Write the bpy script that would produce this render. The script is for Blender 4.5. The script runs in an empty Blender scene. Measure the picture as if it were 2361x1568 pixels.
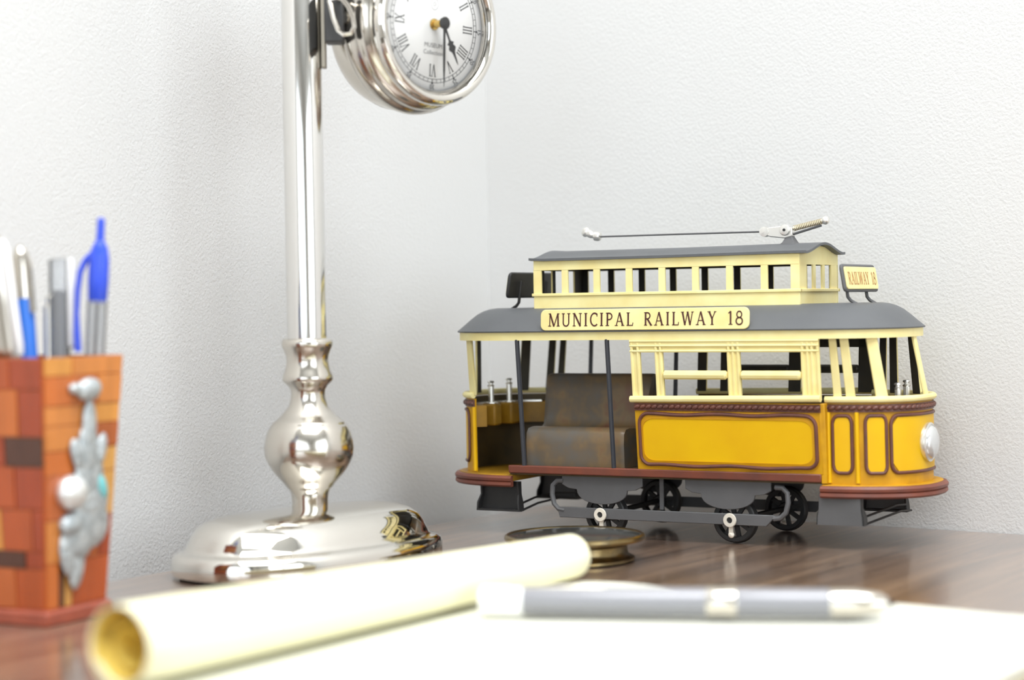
import bpy, bmesh, math, random
from mathutils import Vector, Matrix
random.seed(7)
S = bpy.context.scene
COL = S.collection

# ------------------------------------------------------------------ camera
cam_d = bpy.data.cameras.new('camera')
cam = bpy.data.objects.new('camera', cam_d)
COL.objects.link(cam)
S.camera = cam
PITCH, ROLL = math.atan(84 / 4500), .0165
CAM_H = .126
_f = Vector((0, math.cos(PITCH), -math.sin(PITCH)))
_r = Vector((1, 0, 0))
_u = _r.cross(_f)
_c, _s = math.cos(ROLL), math.sin(ROLL)
_r2, _u2 = _c * _r - _s * _u, _s * _r + _c * _u
m3 = Matrix((_r2, _u2, -_f)).transposed()
cam.matrix_world = Matrix.Translation((0, 0, CAM_H)) @ m3.to_4x4()
cam_d.sensor_fit = 'HORIZONTAL'
cam_d.sensor_width = 36
cam_d.lens = 4500 / 2361 * 36
cam_d.clip_start = .02
cam_d.dof.use_dof = True
cam_d.dof.focus_distance = 1.03
cam_d.dof.aperture_fstop = 5.2

# ------------------------------------------------------------------ world, lights, exposure
w = bpy.data.worlds.new('sky')
S.world = w
w.use_nodes = True
w.node_tree.nodes['Background'].inputs[0].default_value = (.86, .93, 1, 1)
w.node_tree.nodes['Background'].inputs[1].default_value = 2.0
S.view_settings.view_transform = 'Standard'
S.view_settings.look = 'None'
S.view_settings.gamma = 1
S.view_settings.use_curve_mapping = False
S.view_settings.exposure = 0.14
S.cycles.max_bounces = 10
S.cycles.diffuse_bounces = 6
S.cycles.glossy_bounces = 5
S.cycles.transparent_max_bounces = 12
S.cycles.caustics_reflective = False
S.cycles.caustics_refractive = False
S.cycles.sample_clamp_indirect = 6

# the room's plan: corner K, right wall runs along RW, left wall along -LW
K = Vector((-.0143, 1.2415, 0))
RW = Vector((.7955, -.6059, 0))
LW = Vector((.5559, .8313, 0))
RLEN, LLEN = 3.2, 3.2
ZF, ZC = -.75, 1.75
PA, PB = K + RW * RLEN, K - LW * LLEN
PD = PB + RW * RLEN

def area(name, loc, direction, sx, sy, power, col=(1, 1, 1)):
    l = bpy.data.lights.new(name, 'AREA')
    l.shape = 'RECTANGLE'
    l.size, l.size_y = sx, sy
    l.energy = power
    l.color = col
    o = bpy.data.objects.new(name, l)
    COL.objects.link(o)
    o.location = loc
    o.rotation_euler = Vector(direction).to_track_quat('-Z', 'Y').to_euler()
    return o

WIN0, WIN1, WZ0, WZ1 = .25, 2.05, .05, 1.5      # window opening along the side wall (distance from PA) and heights
win_mid = PA - LW * ((WIN0 + WIN1) / 2)
area('window_daylight', (win_mid + RW * .14) + Vector((0, 0, (WZ0 + WZ1) / 2)), -RW, WIN1 - WIN0, WZ1 - WZ0, 21, (.97, .985, 1))
BW0, BW1 = .30, 2.90                              # added window that evens out the light, along the back wall (distance from PB)
bwin_mid = PB + RW * ((BW0 + BW1) / 2)
area('back_fill_light', (bwin_mid - LW * .14) + Vector((0, 0, (WZ0 + WZ1) / 2)), LW, BW1 - BW0, WZ1 - WZ0, 13, (.985, .985, 1))
CEIL_LAMP = Vector((.20, .02, ZC - .075))
area('ceiling_lamp_light', CEIL_LAMP + Vector((0, 0, -.07)), (0, 0, -1), 1.2, 1.2, 44, (.985, .995, 1))

# ------------------------------------------------------------------ materials
MAT = {}
def lin(c):
    return tuple(((x / 255) / 12.92 if x / 255 <= .04045 else ((x / 255 + .055) / 1.055) ** 2.4) for x in c)

def mat(name, col, rough=.5, metal=0., col2=None, scale=60, amount=.5, bump=0., bscale=300, bdist=.0005, spec=.5, coat=0., stretch=None, detail=4):
    """principled material; col/col2 are sRGB 0-255, mixed by noise"""
    m = bpy.data.materials.new(name)
    m.use_nodes = True
    nt = m.node_tree
    b = nt.nodes['Principled BSDF']
    b.inputs['Roughness'].default_value = rough
    b.inputs['Metallic'].default_value = metal
    b.inputs['Specular IOR Level'].default_value = spec
    b.inputs['Coat Weight'].default_value = coat
    c1 = (*lin(col), 1)
    b.inputs['Base Color'].default_value = c1
    tc = nt.nodes.new('ShaderNodeTexCoord')
    src = tc.outputs['Object']
    if stretch:
        mp = nt.nodes.new('ShaderNodeMapping')
        mp.inputs['Scale'].default_value = stretch[0]
        mp.inputs['Rotation'].default_value = stretch[1]
        nt.links.new(src, mp.inputs[0])
        src = mp.outputs[0]
    if col2:
        n = nt.nodes.new('ShaderNodeTexNoise')
        n.inputs['Scale'].default_value = scale
        n.inputs['Detail'].default_value = detail
        nt.links.new(src, n.inputs['Vector'])
        r = nt.nodes.new('ShaderNodeValToRGB')
        r.color_ramp.elements[0].position = .5 - .28 * (1 - amount) - .02
        r.color_ramp.elements[1].position = .5 + .28 * (1 - amount) + .12
        r.color_ramp.elements[0].color = c1
        r.color_ramp.elements[1].color = (*lin(col2), 1)
        nt.links.new(n.outputs['Fac'], r.inputs[0])
        nt.links.new(r.outputs[0], b.inputs['Base Color'])
    if bump:
        n = nt.nodes.new('ShaderNodeTexNoise')
        n.inputs['Scale'].default_value = bscale
        n.inputs['Detail'].default_value = 2.5
        nt.links.new(tc.outputs['Object'], n.inputs['Vector'])
        bp = nt.nodes.new('ShaderNodeBump')
        bp.inputs['Strength'].default_value = bump
        bp.inputs['Distance'].default_value = bdist
        nt.links.new(n.outputs['Fac'], bp.inputs['Height'])
        nt.links.new(bp.outputs[0], b.inputs['Normal'])
    MAT[name] = m
    return m

def clear_mat(name, tint, gloss_rough=.03, body=0., ior=1.45):
    """thin clear sheet: transparent with a Fresnel reflection and optionally some body colour"""
    m = bpy.data.materials.new(name)
    m.use_nodes = True
    nt = m.node_tree
    nt.nodes.remove(nt.nodes['Principled BSDF'])
    out = nt.nodes['Material Output']
    tr = nt.nodes.new('ShaderNodeBsdfTransparent')
    tr.inputs[0].default_value = (*lin(tint), 1)
    df = nt.nodes.new('ShaderNodeBsdfDiffuse')
    df.inputs[0].default_value = (*lin(tint), 1)
    mx0 = nt.nodes.new('ShaderNodeMixShader')
    mx0.inputs[0].default_value = body
    nt.links.new(tr.outputs[0], mx0.inputs[1])
    nt.links.new(df.outputs[0], mx0.inputs[2])
    gl = nt.nodes.new('ShaderNodeBsdfGlossy')
    gl.inputs['Roughness'].default_value = gloss_rough
    fr = nt.nodes.new('ShaderNodeFresnel')
    fr.inputs[0].default_value = ior
    mx = nt.nodes.new('ShaderNodeMixShader')
    nt.links.new(fr.outputs[0], mx.inputs[0])
    nt.links.new(mx0.outputs[0], mx.inputs[1])
    nt.links.new(gl.outputs[0], mx.inputs[2])
    nt.links.new(mx.outputs[0], out.inputs[0])
    MAT[name] = m
    return m

mat('wall_paint', (212, 212, 211), .75, bump=.42, bscale=640, bdist=.0007, spec=.25)
mat('ceiling_paint', (245, 245, 242), .9)
mat('room_paint', (240, 238, 233), .8)
mat('carpet', (132, 126, 120), .95, col2=(112, 106, 100), scale=200)
mat('white_trim', (240, 240, 238), .4)
# desk: dark walnut laminate, grain along the left wall
GR = math.atan2(LW.y, LW.x)
def desk_mat():
    m = mat('walnut', (74, 52, 42), .30, spec=.5, coat=1.)
    m.node_tree.nodes['Principled BSDF'].inputs['Coat Roughness'].default_value = .16
    m.node_tree.nodes['Principled BSDF'].inputs['Coat IOR'].default_value = 1.62
    nt = m.node_tree
    b = nt.nodes['Principled BSDF']
    tc = nt.nodes.new('ShaderNodeTexCoord')
    mp = nt.nodes.new('ShaderNodeMapping')
    mp.vector_type = 'TEXTURE'
    mp.inputs['Rotation'].default_value = (0, 0, GR)
    mp.inputs['Scale'].default_value = (.30, .022, .05)
    nt.links.new(tc.outputs['Object'], mp.inputs[0])
    n = nt.nodes.new('ShaderNodeTexNoise')
    n.inputs['Scale'].default_value = 1.6
    n.inputs['Detail'].default_value = 7
    n.inputs['Roughness'].default_value = .62
    n.inputs['Distortion'].default_value = .6
    nt.links.new(mp.outputs[0], n.inputs['Vector'])
    r = nt.nodes.new('ShaderNodeValToRGB')
    e = r.color_ramp.elements
    e[0].position, e[0].color = .30, (*lin((82, 68, 60)), 1)
    e[1].position, e[1].color = .72, (*lin((158, 132, 110)), 1)
    x = e.new(.5)
    x.color = (*lin((120, 99, 85)), 1)
    nt.links.new(n.outputs['Fac'], r.inputs[0])
    nt.links.new(r.outputs[0], b.inputs['Base Color'])
    rr = nt.nodes.new('ShaderNodeMapRange')
    rr.inputs[3].default_value = .24
    rr.inputs[4].default_value = .38
    nt.links.new(n.outputs['Fac'], rr.inputs[0])
    nt.links.new(rr.outputs[0], b.inputs['Roughness'])
desk_mat()
# tram paints
mat('tram_yellow', (230, 184, 6), .42, spec=.35, col2=(220, 168, 8), scale=38, amount=.3, bump=.15, bscale=120, bdist=.0006)
mat('tram_ochre', (212, 160, 14), .45, spec=.35, col2=(166, 116, 20), scale=70, amount=.35, bump=.15, bscale=150, bdist=.0005)
mat('tram_wash', (186, 130, 10), .45, spec=.35, col2=(206, 154, 10), scale=90, amount=.2)
mat('tram_inner_yellow', (190, 142, 30), .5, col2=(120, 88, 24), scale=55, amount=.3)
mat('tram_cream', (244, 234, 172), .48, col2=(234, 214, 140), scale=75, amount=.25, bump=.18, bscale=160, bdist=.0005)
mat('tram_cream_pale', (244, 232, 170), .48, col2=(234, 214, 140), scale=75, amount=.25)
mat('tram_brown', (124, 66, 48), .42, col2=(98, 58, 50), scale=70, amount=.4, bump=.2, bscale=200, bdist=.0006)
mat('tram_moulding', (106, 62, 48), .4, col2=(84, 52, 46), scale=120, amount=.5)
mat('tram_roof_grey', (94, 96, 98), .52, col2=(86, 88, 91), scale=45, amount=.2, bump=.1, bscale=110, bdist=.0008)
mat('tram_under_grey', (92, 92, 93), .5, col2=(82, 82, 83), scale=60, amount=.3)
mat('tram_black', (30, 30, 31), .5, col2=(44, 43, 42), scale=90, amount=.3)
mat('tram_pole_black', (50, 52, 58), .4)
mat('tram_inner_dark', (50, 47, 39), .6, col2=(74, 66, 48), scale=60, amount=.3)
mat('tram_floor_and_shade', (92, 74, 38), .6, col2=(60, 52, 36), scale=60, amount=.4)  # dark floor colour, also used as painted shade inside the end aprons
mat('tram_lettering', (72, 32, 28), .5)
mat('tram_lettering_light', (176, 128, 74), .5)
def seat_mat():
    m = mat('tram_seat', (96, 92, 88), .38, spec=.45)
    nt = m.node_tree
    b = nt.nodes['Principled BSDF']
    tc = nt.nodes.new('ShaderNodeTexCoord')
    n = nt.nodes.new('ShaderNodeTexNoise')
    n.inputs['Scale'].default_value = 46
    n.inputs['Detail'].default_value = 3
    n.inputs['Roughness'].default_value = .6
    nt.links.new(tc.outputs['Object'], n.inputs['Vector'])
    r = nt.nodes.new('ShaderNodeValToRGB')
    e = r.color_ramp.elements
    e[0].position, e[0].color = .28, (*lin((94, 95, 94)), 1)
    e[1].position, e[1].color = .76, (*lin((118, 76, 62)), 1)
    x = e.new(.47); x.color = (*lin((104, 92, 76)), 1)
    x = e.new(.58); x.color = (*lin((124, 102, 72)), 1)
    nt.links.new(n.outputs['Fac'], r.inputs[0])
    nt.links.new(r.outputs[0], b.inputs['Base Color'])
seat_mat()
mat('tram_silver', (236, 234, 228), .25, .85)
mat('spring_wire', (206, 194, 166), .35, .8)
mat('tram_white_ring', (236, 230, 216), .35, .35)
mat('headlight_lens', (226, 228, 228), .18, .65)
# chrome and the rest
mat('chrome', (226, 222, 214), .06, 1.)
mat('chrome_satin', (214, 208, 198), .17, 1.)
mat('chrome_pole', (230, 228, 224), .10, 1.)
mat('dark_slot', (60, 60, 60), .5)
mat('felt', (40, 38, 36), .95)
mat('dial_white', (252, 252, 250), .6)
mat('rail_metal', (150, 142, 128), .35, .9)
mat('dial_ink', (62, 62, 64), .6)
mat('dial_ink_grey', (134, 134, 134), .6)
mat('hand_black', (62, 62, 62), .45)
mat('brass', (206, 172, 96), .25, 1.)
mat('old_brass', (150, 128, 84), .28, 1., col2=(96, 88, 72), scale=120, amount=.4)
mat('dark_glass', (62, 64, 62), .12, 0.)
clear_mat('clock_glass', (255, 255, 255), .02, 0., 1.24)
clear_mat('window_glass', (252, 254, 255), .02)
clear_mat('clear_plastic', (236, 238, 240), .08, .20)
clear_mat('smoke_plastic', (196, 196, 198), .08, .62)
mat('paper', (242, 238, 206), .85, spec=.2)
mat('paper_yellow', (250, 226, 120), .85, spec=.2)
mat('paper_white', (220, 220, 209), .85, spec=.2)
mat('blue_plastic', (48, 80, 214), .25, spec=.5)
mat('blue_plastic_light', (58, 128, 236), .25)
mat('white_plastic', (244, 244, 244), .3)
mat('grey_plastic', (120, 120, 124), .35)
mat('pen_grey', (140, 140, 145), .28, .2)
mat('ink_dark', (70, 70, 74), .4)
mat('black_plastic', (26, 26, 28), .4)
mat('pewter', (206, 212, 214), .42, .5, col2=(150, 160, 166), scale=260, amount=.3, bump=.6, bscale=420, bdist=.0015)
mat('pewter_smooth', (232, 234, 234), .32, .5)
mat('turquoise', (120, 196, 200), .4)
WOODS = [(206, 112, 48), (216, 136, 66), (190, 88, 38), (226, 168, 88), (170, 72, 36), (198, 104, 50), (88, 52, 36), (222, 152, 70), (182, 96, 44)]
for i, c in enumerate(WOODS):
    mat('inlay_%d' % i, c, .32, col2=tuple(int(v * .86) for v in c), scale=160, amount=.3, stretch=((1, 1, .18), (0, 0, 0)), coat=.3)
mat('inlay_base', (168, 84, 60), .3, col2=(140, 66, 48), scale=120, amount=.4, coat=.3)
mat('wood_inner', (172, 96, 50), .6)
mat('desk_panel', (70, 50, 41), .45)

# ------------------------------------------------------------------ mesh helpers
class MB:
    def __init__(s):
        s.v, s.f = [], []
    def add(s, vs, fs):
        o = len(s.v)
        s.v += [tuple(p) for p in vs]
        s.f += [tuple(i + o for i in q) for q in fs]
        return s
    def hexa(s, p):
        """8 points: bottom loop 0-3, top loop 4-7"""
        return s.add(p, [(0, 3, 2, 1), (4, 5, 6, 7), (0, 1, 5, 4), (1, 2, 6, 5), (2, 3, 7, 6), (3, 0, 4, 7)])
    def box(s, x0, x1, y0, y1, z0, z1):
        return s.hexa([(x0, y0, z0), (x1, y0, z0), (x1, y1, z0), (x0, y1, z0), (x0, y0, z1), (x1, y0, z1), (x1, y1, z1), (x0, y1, z1)])
    def obox(s, c, ax, ay, az):
        """box from centre and three half-axis vectors"""
        c, ax, ay, az = map(Vector, (c, ax, ay, az))
        P = [c + i * ax + j * ay - az for i, j in ((-1, -1), (1, -1), (1, 1), (-1, 1))]
        return s.hexa(P + [p + 2 * az for p in P])
    def rings(s, R, closed=True, cap=True, loop=False):
        """loft through rings of equal point count"""
        n = len(R[0])
        o = len(s.v)
        for r in R:
            s.v += [tuple(p) for p in r]
        m = len(R)
        for i in range(m if loop else m - 1):
            a, b = o + i * n, o + ((i + 1) % m) * n
            for j in range(n if closed else n - 1):
                k = (j + 1) % n
                s.f.append((a + j, a + k, b + k, b + j))
        if cap and not loop and closed:
            s.f.append(tuple(o + j for j in range(n))[::-1])
            s.f.append(tuple(o + (m - 1) * n + j for j in range(n)))
        return s
    def tube(s, path, r, n=8, closed=False, cap=True, flat=1.):
        P = [Vector(p) for p in path]
        m = len(P)
        R = []
        prev = None
        for i, p in enumerate(P):
            a = P[i - 1] if (i > 0 or closed) else p
            b = P[(i + 1) % m] if (i < m - 1 or closed) else p
            t = (b - a).normalized()
            if prev is None:
                up = Vector((0, 0, 1)) if abs(t.z) < .9 else Vector((0, 1, 0))
                nn = t.cross(up).normalized()
            else:
                nn = (prev - t * prev.dot(t)).normalized()
            prev = nn
            bb = t.cross(nn)
            rr = r[i] if isinstance(r, (list, tuple)) else r
            R.append([p + (nn * math.cos(q) + bb * math.sin(q) * flat) * rr for q in [2 * math.pi * k / n for k in range(n)]])
        return s.rings(R, True, cap, closed)
    def lathe(s, prof, n=32, M=None, capped=True):
        """prof: (r, h) along local Z, transformed by M"""
        M = M or Matrix()
        R = []
        for r, h in prof:
            r = max(r, 1e-5)
            R.append([M @ Vector((r * math.cos(2 * math.pi * k / n), r * math.sin(2 * math.pi * k / n), h)) for k in range(n)])
        return s.rings(R, True, capped)
    def ball(s, c, r, n=12, sc=(1, 1, 1), M=None):
        M = (M or Matrix.Identity(4))
        T = Matrix.Translation(c) @ M @ Matrix.Diagonal((sc[0], sc[1], sc[2], 1))
        return s.lathe([(r * math.sin(math.pi * k / (n // 2 + 2)), -r * math.cos(math.pi * k / (n // 2 + 2))) for k in range(0, n // 2 + 3)], n, T)
    def wall(s, pb, zb, pt, zt, th):
        """upright sheet: outer line pb (bottom) to pt (top), inset by th to the left of the path"""
        def inset(P):
            o = []
            for i, p in enumerate(P):
                a = Vector(P[max(i - 1, 0)]); b = Vector(P[min(i + 1, len(P) - 1)])
                t = (b - a).normalized()
                o.append((p[0] - t.y * th, p[1] + t.x * th))
            return o
        ib, it = inset(pb), inset(pt)
        R = [[(*pb[i], zb), (*pt[i], zt), (*it[i], zt), (*ib[i], zb)] for i in range(len(pb))]
        return s.rings(R, True, True)
    def prism(s, poly, fn, d0, d1):
        """2-D polygon mapped by fn(u, v, d) and extruded from d0 to d1"""
        n = len(poly)
        o = len(s.v)
        s.v += [tuple(fn(u, v, d0)) for u, v in poly] + [tuple(fn(u, v, d1)) for u, v in poly]
        s.f.append(tuple(o + i for i in range(n))[::-1])
        s.f.append(tuple(o + n + i for i in range(n)))
        for i in range(n):
            j = (i + 1) % n
            s.f.append((o + i, o + j, o + n + j, o + n + i))
        return s
    def mesh(s, name):
        me = bpy.data.meshes.new(name)
        me.from_pydata(s.v, [], s.f)
        bm = bmesh.new()
        bm.from_mesh(me)
        bmesh.ops.recalc_face_normals(bm, faces=bm.faces)
        bm.to_mesh(me)
        bm.free()
        return me
    def build(s, name, material, parent=None, smooth=True, bevel=0., ang=35, label=None):
        me = s.mesh(name)
        me.materials.append(MAT[material])
        o = bpy.data.objects.new(name, me)
        COL.objects.link(o)
        if parent:
            o.parent = parent
        if smooth:
            me.shade_smooth()
            me.set_sharp_from_angle(angle=math.radians(ang))
        if bevel:
            b = o.modifiers.new('bevel', 'BEVEL')
            b.width = bevel
            b.segments = 2
            b.limit_method = 'ANGLE'
            b.angle_limit = math.radians(40)
            b.harden_normals = False
        if label:
            o['label'] = label
        return o

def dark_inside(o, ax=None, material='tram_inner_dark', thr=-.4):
    """inner faces get a darker material; on the end aprons it is painted-in shade"""
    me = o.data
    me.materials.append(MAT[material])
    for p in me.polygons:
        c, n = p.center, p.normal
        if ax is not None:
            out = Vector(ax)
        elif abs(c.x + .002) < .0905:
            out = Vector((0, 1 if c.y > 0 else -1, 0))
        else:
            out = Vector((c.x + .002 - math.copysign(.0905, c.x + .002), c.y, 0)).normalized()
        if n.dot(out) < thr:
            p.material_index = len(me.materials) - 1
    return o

def copy_obj(o, parent, M=None):
    c = o.copy()
    COL.objects.link(c)
    c.parent = parent
    if M is not None:
        c.matrix_local = M
    return c

def thing(name, label, cat, loc=(0, 0, 0), rz=0., group=None):
    o = bpy.data.objects.new(name, None)
    o.empty_display_size = .02
    COL.objects.link(o)
    o.location = loc
    o.rotation_euler = (0, 0, rz)
    o['label'] = label
    o['category'] = cat
    if group:
        o['group'] = group
    return o

def tag(o, label, cat, group=None):
    o['label'] = label
    o['category'] = cat
    if group:
        o['group'] = group
    return o

def struct(o, label=None):
    o['kind'] = 'structure'
    if label:
        o['label'] = label
    return o

def rrect(x0, x1, y0, y1, r, n=5):
    P = []
    for cx, cy, a0 in ((x1 - r, y0 + r, -90), (x1 - r, y1 - r, 0), (x0 + r, y1 - r, 90), (x0 + r, y0 + r, 180)):
        for k in range(n + 1):
            a = math.radians(a0 + 90 * k / n)
            P.append((cx + r * math.cos(a), cy + r * math.sin(a)))
    return P

def resample(P, step):
    """subdivide the long edges of a closed polygon"""
    out = []
    for i, p in enumerate(P):
        q = P[(i + 1) % len(P)]
        d = math.hypot(q[0] - p[0], q[1] - p[1])
        k = max(1, int(d / step))
        for j in range(k):
            out.append((p[0] + (q[0] - p[0]) * j / k, p[1] + (q[1] - p[1]) * j / k))
    return out

def frame_from(n, up=Vector((0, 0, 1))):
    """matrix whose local Z is n, local Y as close to up as possible"""
    z = Vector(n).normalized()
    x = Vector(up).cross(z).normalized()
    y = z.cross(x)
    return Matrix((x, y, z)).transposed().to_4x4()

# ------------------------------------------------------------------ serif stroke lettering
TK, TN = .135, .075
def arc(cx, cy, rx, ry, a0, a1, n=14):
    return [(cx + rx * math.cos(math.radians(a0 + (a1 - a0) * k / n)), cy + ry * math.sin(math.radians(a0 + (a1 - a0) * k / n))) for k in range(n + 1)]
def ser(x, y, l=.13):
    return ([(x - l, y + (.03 if y < .5 else -.03)), (x + l, y + (.03 if y < .5 else -.03))], .06)
LET = {
 'I': (.34, [([(.17, 0), (.17, 1)], TK), ser(.17, 0), ser(.17, 1)]),
 'M': (1.02, [([(.12, 0), (.15, 1)], TN), ([(.15, 1), (.51, 0)], TK), ([(.51, 0), (.86, 1)], TN), ([(.86, 1), (.90, 0)], TK), ser(.12, 0), ser(.90, 0), ser(.1, 1, .08), ser(.92, 1, .08)]),
 'U': (.84, [([(.17, 1), (.17, .3)] + arc(.42, .28, .25, .26, 180, 360) + [(.67, .3), (.67, 1)], .1), ser(.17, 1), ser(.67, 1)]),
 'N': (.86, [([(.15, 0), (.15, 1)], TN), ([(.15, 1), (.71, 0)], TK), ([(.71, 0), (.71, 1)], TN), ser(.15, 0), ser(.1, 1, .08), ser(.71, 1)]),
 'C': (.74, [(arc(.45, .5, .35, .48, 48, 312), .11), ([(.67, .96), (.67, .72)], .06)]),
 'P': (.68, [([(.18, 0), (.18, 1)], TK), ([(.18, .96)] + arc(.33, .72, .25, .24, 90, -90) + [(.18, .48)], .095), ser(.18, 0, .15), ser(.15, 1, .1)]),
 'A': (.82, [([(.12, 0), (.40, 1)], TN), ([(.40, 1), (.70, 0)], TK), ([(.22, .34), (.60, .34)], .065), ser(.12, 0), ser(.70, 0)]),
 'L': (.64, [([(.18, 0), (.18, 1)], TK), ([(.05, .03), (.58, .03)], .07), ([(.57, 0), (.60, .24)], .06), ser(.18, 1)]),
 'R': (.76, [([(.18, 0), (.18, 1)], TK), ([(.18, .96)] + arc(.33, .73, .23, .23, 90, -90) + [(.18, .50)], .095), ([(.34, .50), (.68, 0)], TK), ser(.18, 0), ser(.15, 1, .1), ([(.62, .03), (.76, .03)], .06)]),
 'W': (1.1, [([(.12, 1), (.34, 0)], TK), ([(.34, 0), (.56, 1)], TN), ([(.56, 1), (.78, 0)], TK), ([(.78, 0), (.98, 1)], TN), ser(.12, 1), ser(.98, 1, .1), ser(.56, 1, .08)]),
 'Y': (.76, [([(.12, 1), (.38, .45)], TK), ([(.64, 1), (.38, .45)], TN), ([(.38, .48), (.38, 0)], TK), ser(.38, 0), ser(.12, 1), ser(.64, 1, .1)]),
 '1': (.5, [([(.28, 0), (.28, 1)], TK), ([(.28, 1), (.1, .84)], .08), ser(.28, 0, .16)]),
 '8': (.66, [(arc(.33, .75, .2, .23, 0, 360, 20), .1), (arc(.33, .27, .26, .26, 0, 360, 22), .11)]),
 'V': (.8, [([(.1, 1), (.4, 0)], TK), ([(.4, 0), (.7, 1)], TN), ser(.1, 1), ser(.7, 1)]),
 'X': (.8, [([(.1, 1), (.7, 0)], TK), ([(.7, 1), (.1, 0)], TN), ser(.1, 1), ser(.7, 1), ser(.1, 0), ser(.7, 0)]),
 ' ': (.55, [])}

def strokes(mb, segs, fn, d):
    for pts, wd in segs:
        L, Rr = [], []
        for i, p in enumerate(pts):
            a = pts[max(i - 1, 0)]; b = pts[min(i + 1, len(pts) - 1)]
            dx, dy = b[0] - a[0], b[1] - a[1]
            q = math.hypot(dx, dy) or 1
            nx, ny = -dy / q * wd / 2, dx / q * wd / 2
            L.append((p[0] + nx, p[1] + ny)); Rr.append((p[0] - nx, p[1] - ny))
        for i in range(len(pts) - 1):
            quad = [L[i], L[i + 1], Rr[i + 1], Rr[i]]
            mb.hexa([fn(u, v, 0) for u, v in quad] + [fn(u, v, d) for u, v in quad])

def text_width(t, gap):
    return sum(LET[c][0] + gap for c in t) - gap

def lettering(mb, t, fn, d, gap=.12, fit=None, height=1.):
    """write t along u from 0..fit, height in v; fn(u, v, d)"""
    sx = (fit / text_width(t, gap)) if fit else height
    x = 0
    for c in t:
        wd, segs = LET[c]
        strokes(mb, [([((x + px), py) for px, py in pts], ww) for pts, ww in segs], lambda u, v, dd: fn(u * sx, v * height, dd), d)
        x += wd + gap

def font_mesh(t, size, name):
    """text in the built-in font as a flat mesh centred at the origin"""
    c = bpy.data.curves.new(name, 'FONT')
    c.body = t
    c.size = size
    c.align_x, c.align_y = 'CENTER', 'CENTER'
    c.resolution_u = 3
    o = bpy.data.objects.new(name, c)
    COL.objects.link(o)
    dg = bpy.context.evaluated_depsgraph_get()
    me = bpy.data.meshes.new_from_object(o.evaluated_get(dg))
    vs = [v.co.copy() for v in me.vertices]
    fs = [tuple(p.vertices) for p in me.polygons]
    bpy.data.objects.remove(o)
    bpy.data.curves.remove(c)
    bpy.data.meshes.remove(me)
    return vs, fs

# ------------------------------------------------------------------ the room
def poly_slab(name, P, z0, z1, material):
    return MB().prism([(p.x, p.y) for p in P], lambda u, v, d: (u, v, d), z0, z1).build(name, material, smooth=False)
struct(poly_slab('floor', [K, PA, PD, PB], ZF - .05, ZF, 'carpet'))
struct(poly_slab('ceiling', [K, PA, PD, PB], ZC, ZC + .05, 'ceiling_paint'))
def wall_seg(mb, a, b, out, z0, z1, th=.1):
    mb.hexa([(*p.xy, z0) for p in (a, b, b + out * th, a + out * th)] + [(*p.xy, z1) for p in (a, b, b + out * th, a + out * th)])
mb = MB(); wall_seg(mb, K - RW * .1, PA + RW * .1, Vector((-RW.y, RW.x, 0)), ZF, ZC); struct(mb.build('wall_right', 'wall_paint', smooth=False))
mb = MB(); wall_seg(mb, PB - LW * .1, K, Vector((-LW.y, LW.x, 0)), ZF, ZC); struct(mb.build('wall_left', 'wall_paint', smooth=False))
def window_wall(wname, name, a, dirv, out, length, s0, s1, n_win):
    """a wall with a framed window opening from s0 to s1 along it"""
    P = lambda q: a + dirv * q
    mb = MB()
    wall_seg(mb, P(0), P(s0), out, ZF, ZC)
    wall_seg(mb, P(s1), P(length), out, ZF, ZC)
    wall_seg(mb, P(s0), P(s1), out, ZF, WZ0)
    wall_seg(mb, P(s0), P(s1), out, WZ1, ZC)
    struct(mb.build(wname, 'room_paint', smooth=False))
    win = bpy.data.objects.new(name, None)
    COL.objects.link(win)
    struct(win)
    def wbox(nm, q0, q1, z0, z1, d0, d1, material):
        m = MB().hexa([(*(P(q) + out * d).xy, z) for z in (z0, z1) for q, d in ((q0, d0), (q1, d0), (q1, d1), (q0, d1))])
        return m.build(nm, material, win, smooth=False)
    for q0, q1, z0, z1 in ((s0, s0 + .05, WZ0, WZ1), (s1 - .05, s1, WZ0, WZ1), (s0 + .05, s1 - .05, WZ0, WZ0 + .05), (s0 + .05, s1 - .05, WZ1 - .05, WZ1)):
        wbox('window_frame', q0, q1, z0, z1, .02, .08, 'white_trim')
    wm = (s0 + s1) / 2
    wbox('mullion', wm - .025, wm + .025, WZ0 + .05, WZ1 - .05, .02, .08, 'white_trim')
    wbox('pane', s0 + .05, wm - .025, WZ0 + .05, WZ1 - .05, .045, .051, 'window_glass')
    wbox('pane', wm + .025, s1 - .05, WZ0 + .05, WZ1 - .05, .045, .051, 'window_glass')
    wbox('window_sill', s0 - .04, s1 + .04, WZ0 - .03, WZ0, -.05, .02, 'white_trim')
window_wall('wall_side', 'window_1', PA, -LW, Vector((LW.y, -LW.x, 0)), LLEN, WIN0, WIN1, 1)
window_wall('wall_back', 'fill_window', PB, RW, Vector((RW.y, -RW.x, 0)), RLEN, BW0, BW1, 2)  # the window in this wall is added for fill light

lamp_c = thing('ceiling_lamp', 'large flush square ceiling lamp with white diffuser', 'lamp', (CEIL_LAMP.x, CEIL_LAMP.y, ZC))
MB().box(-.64, .64, -.64, .64, -.05, 0).build('housing', 'white_trim', lamp_c, bevel=.006)
MB().box(-.60, .60, -.60, .60, -.075, -.05).build('diffuser', 'white_plastic', lamp_c, bevel=.01)

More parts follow.
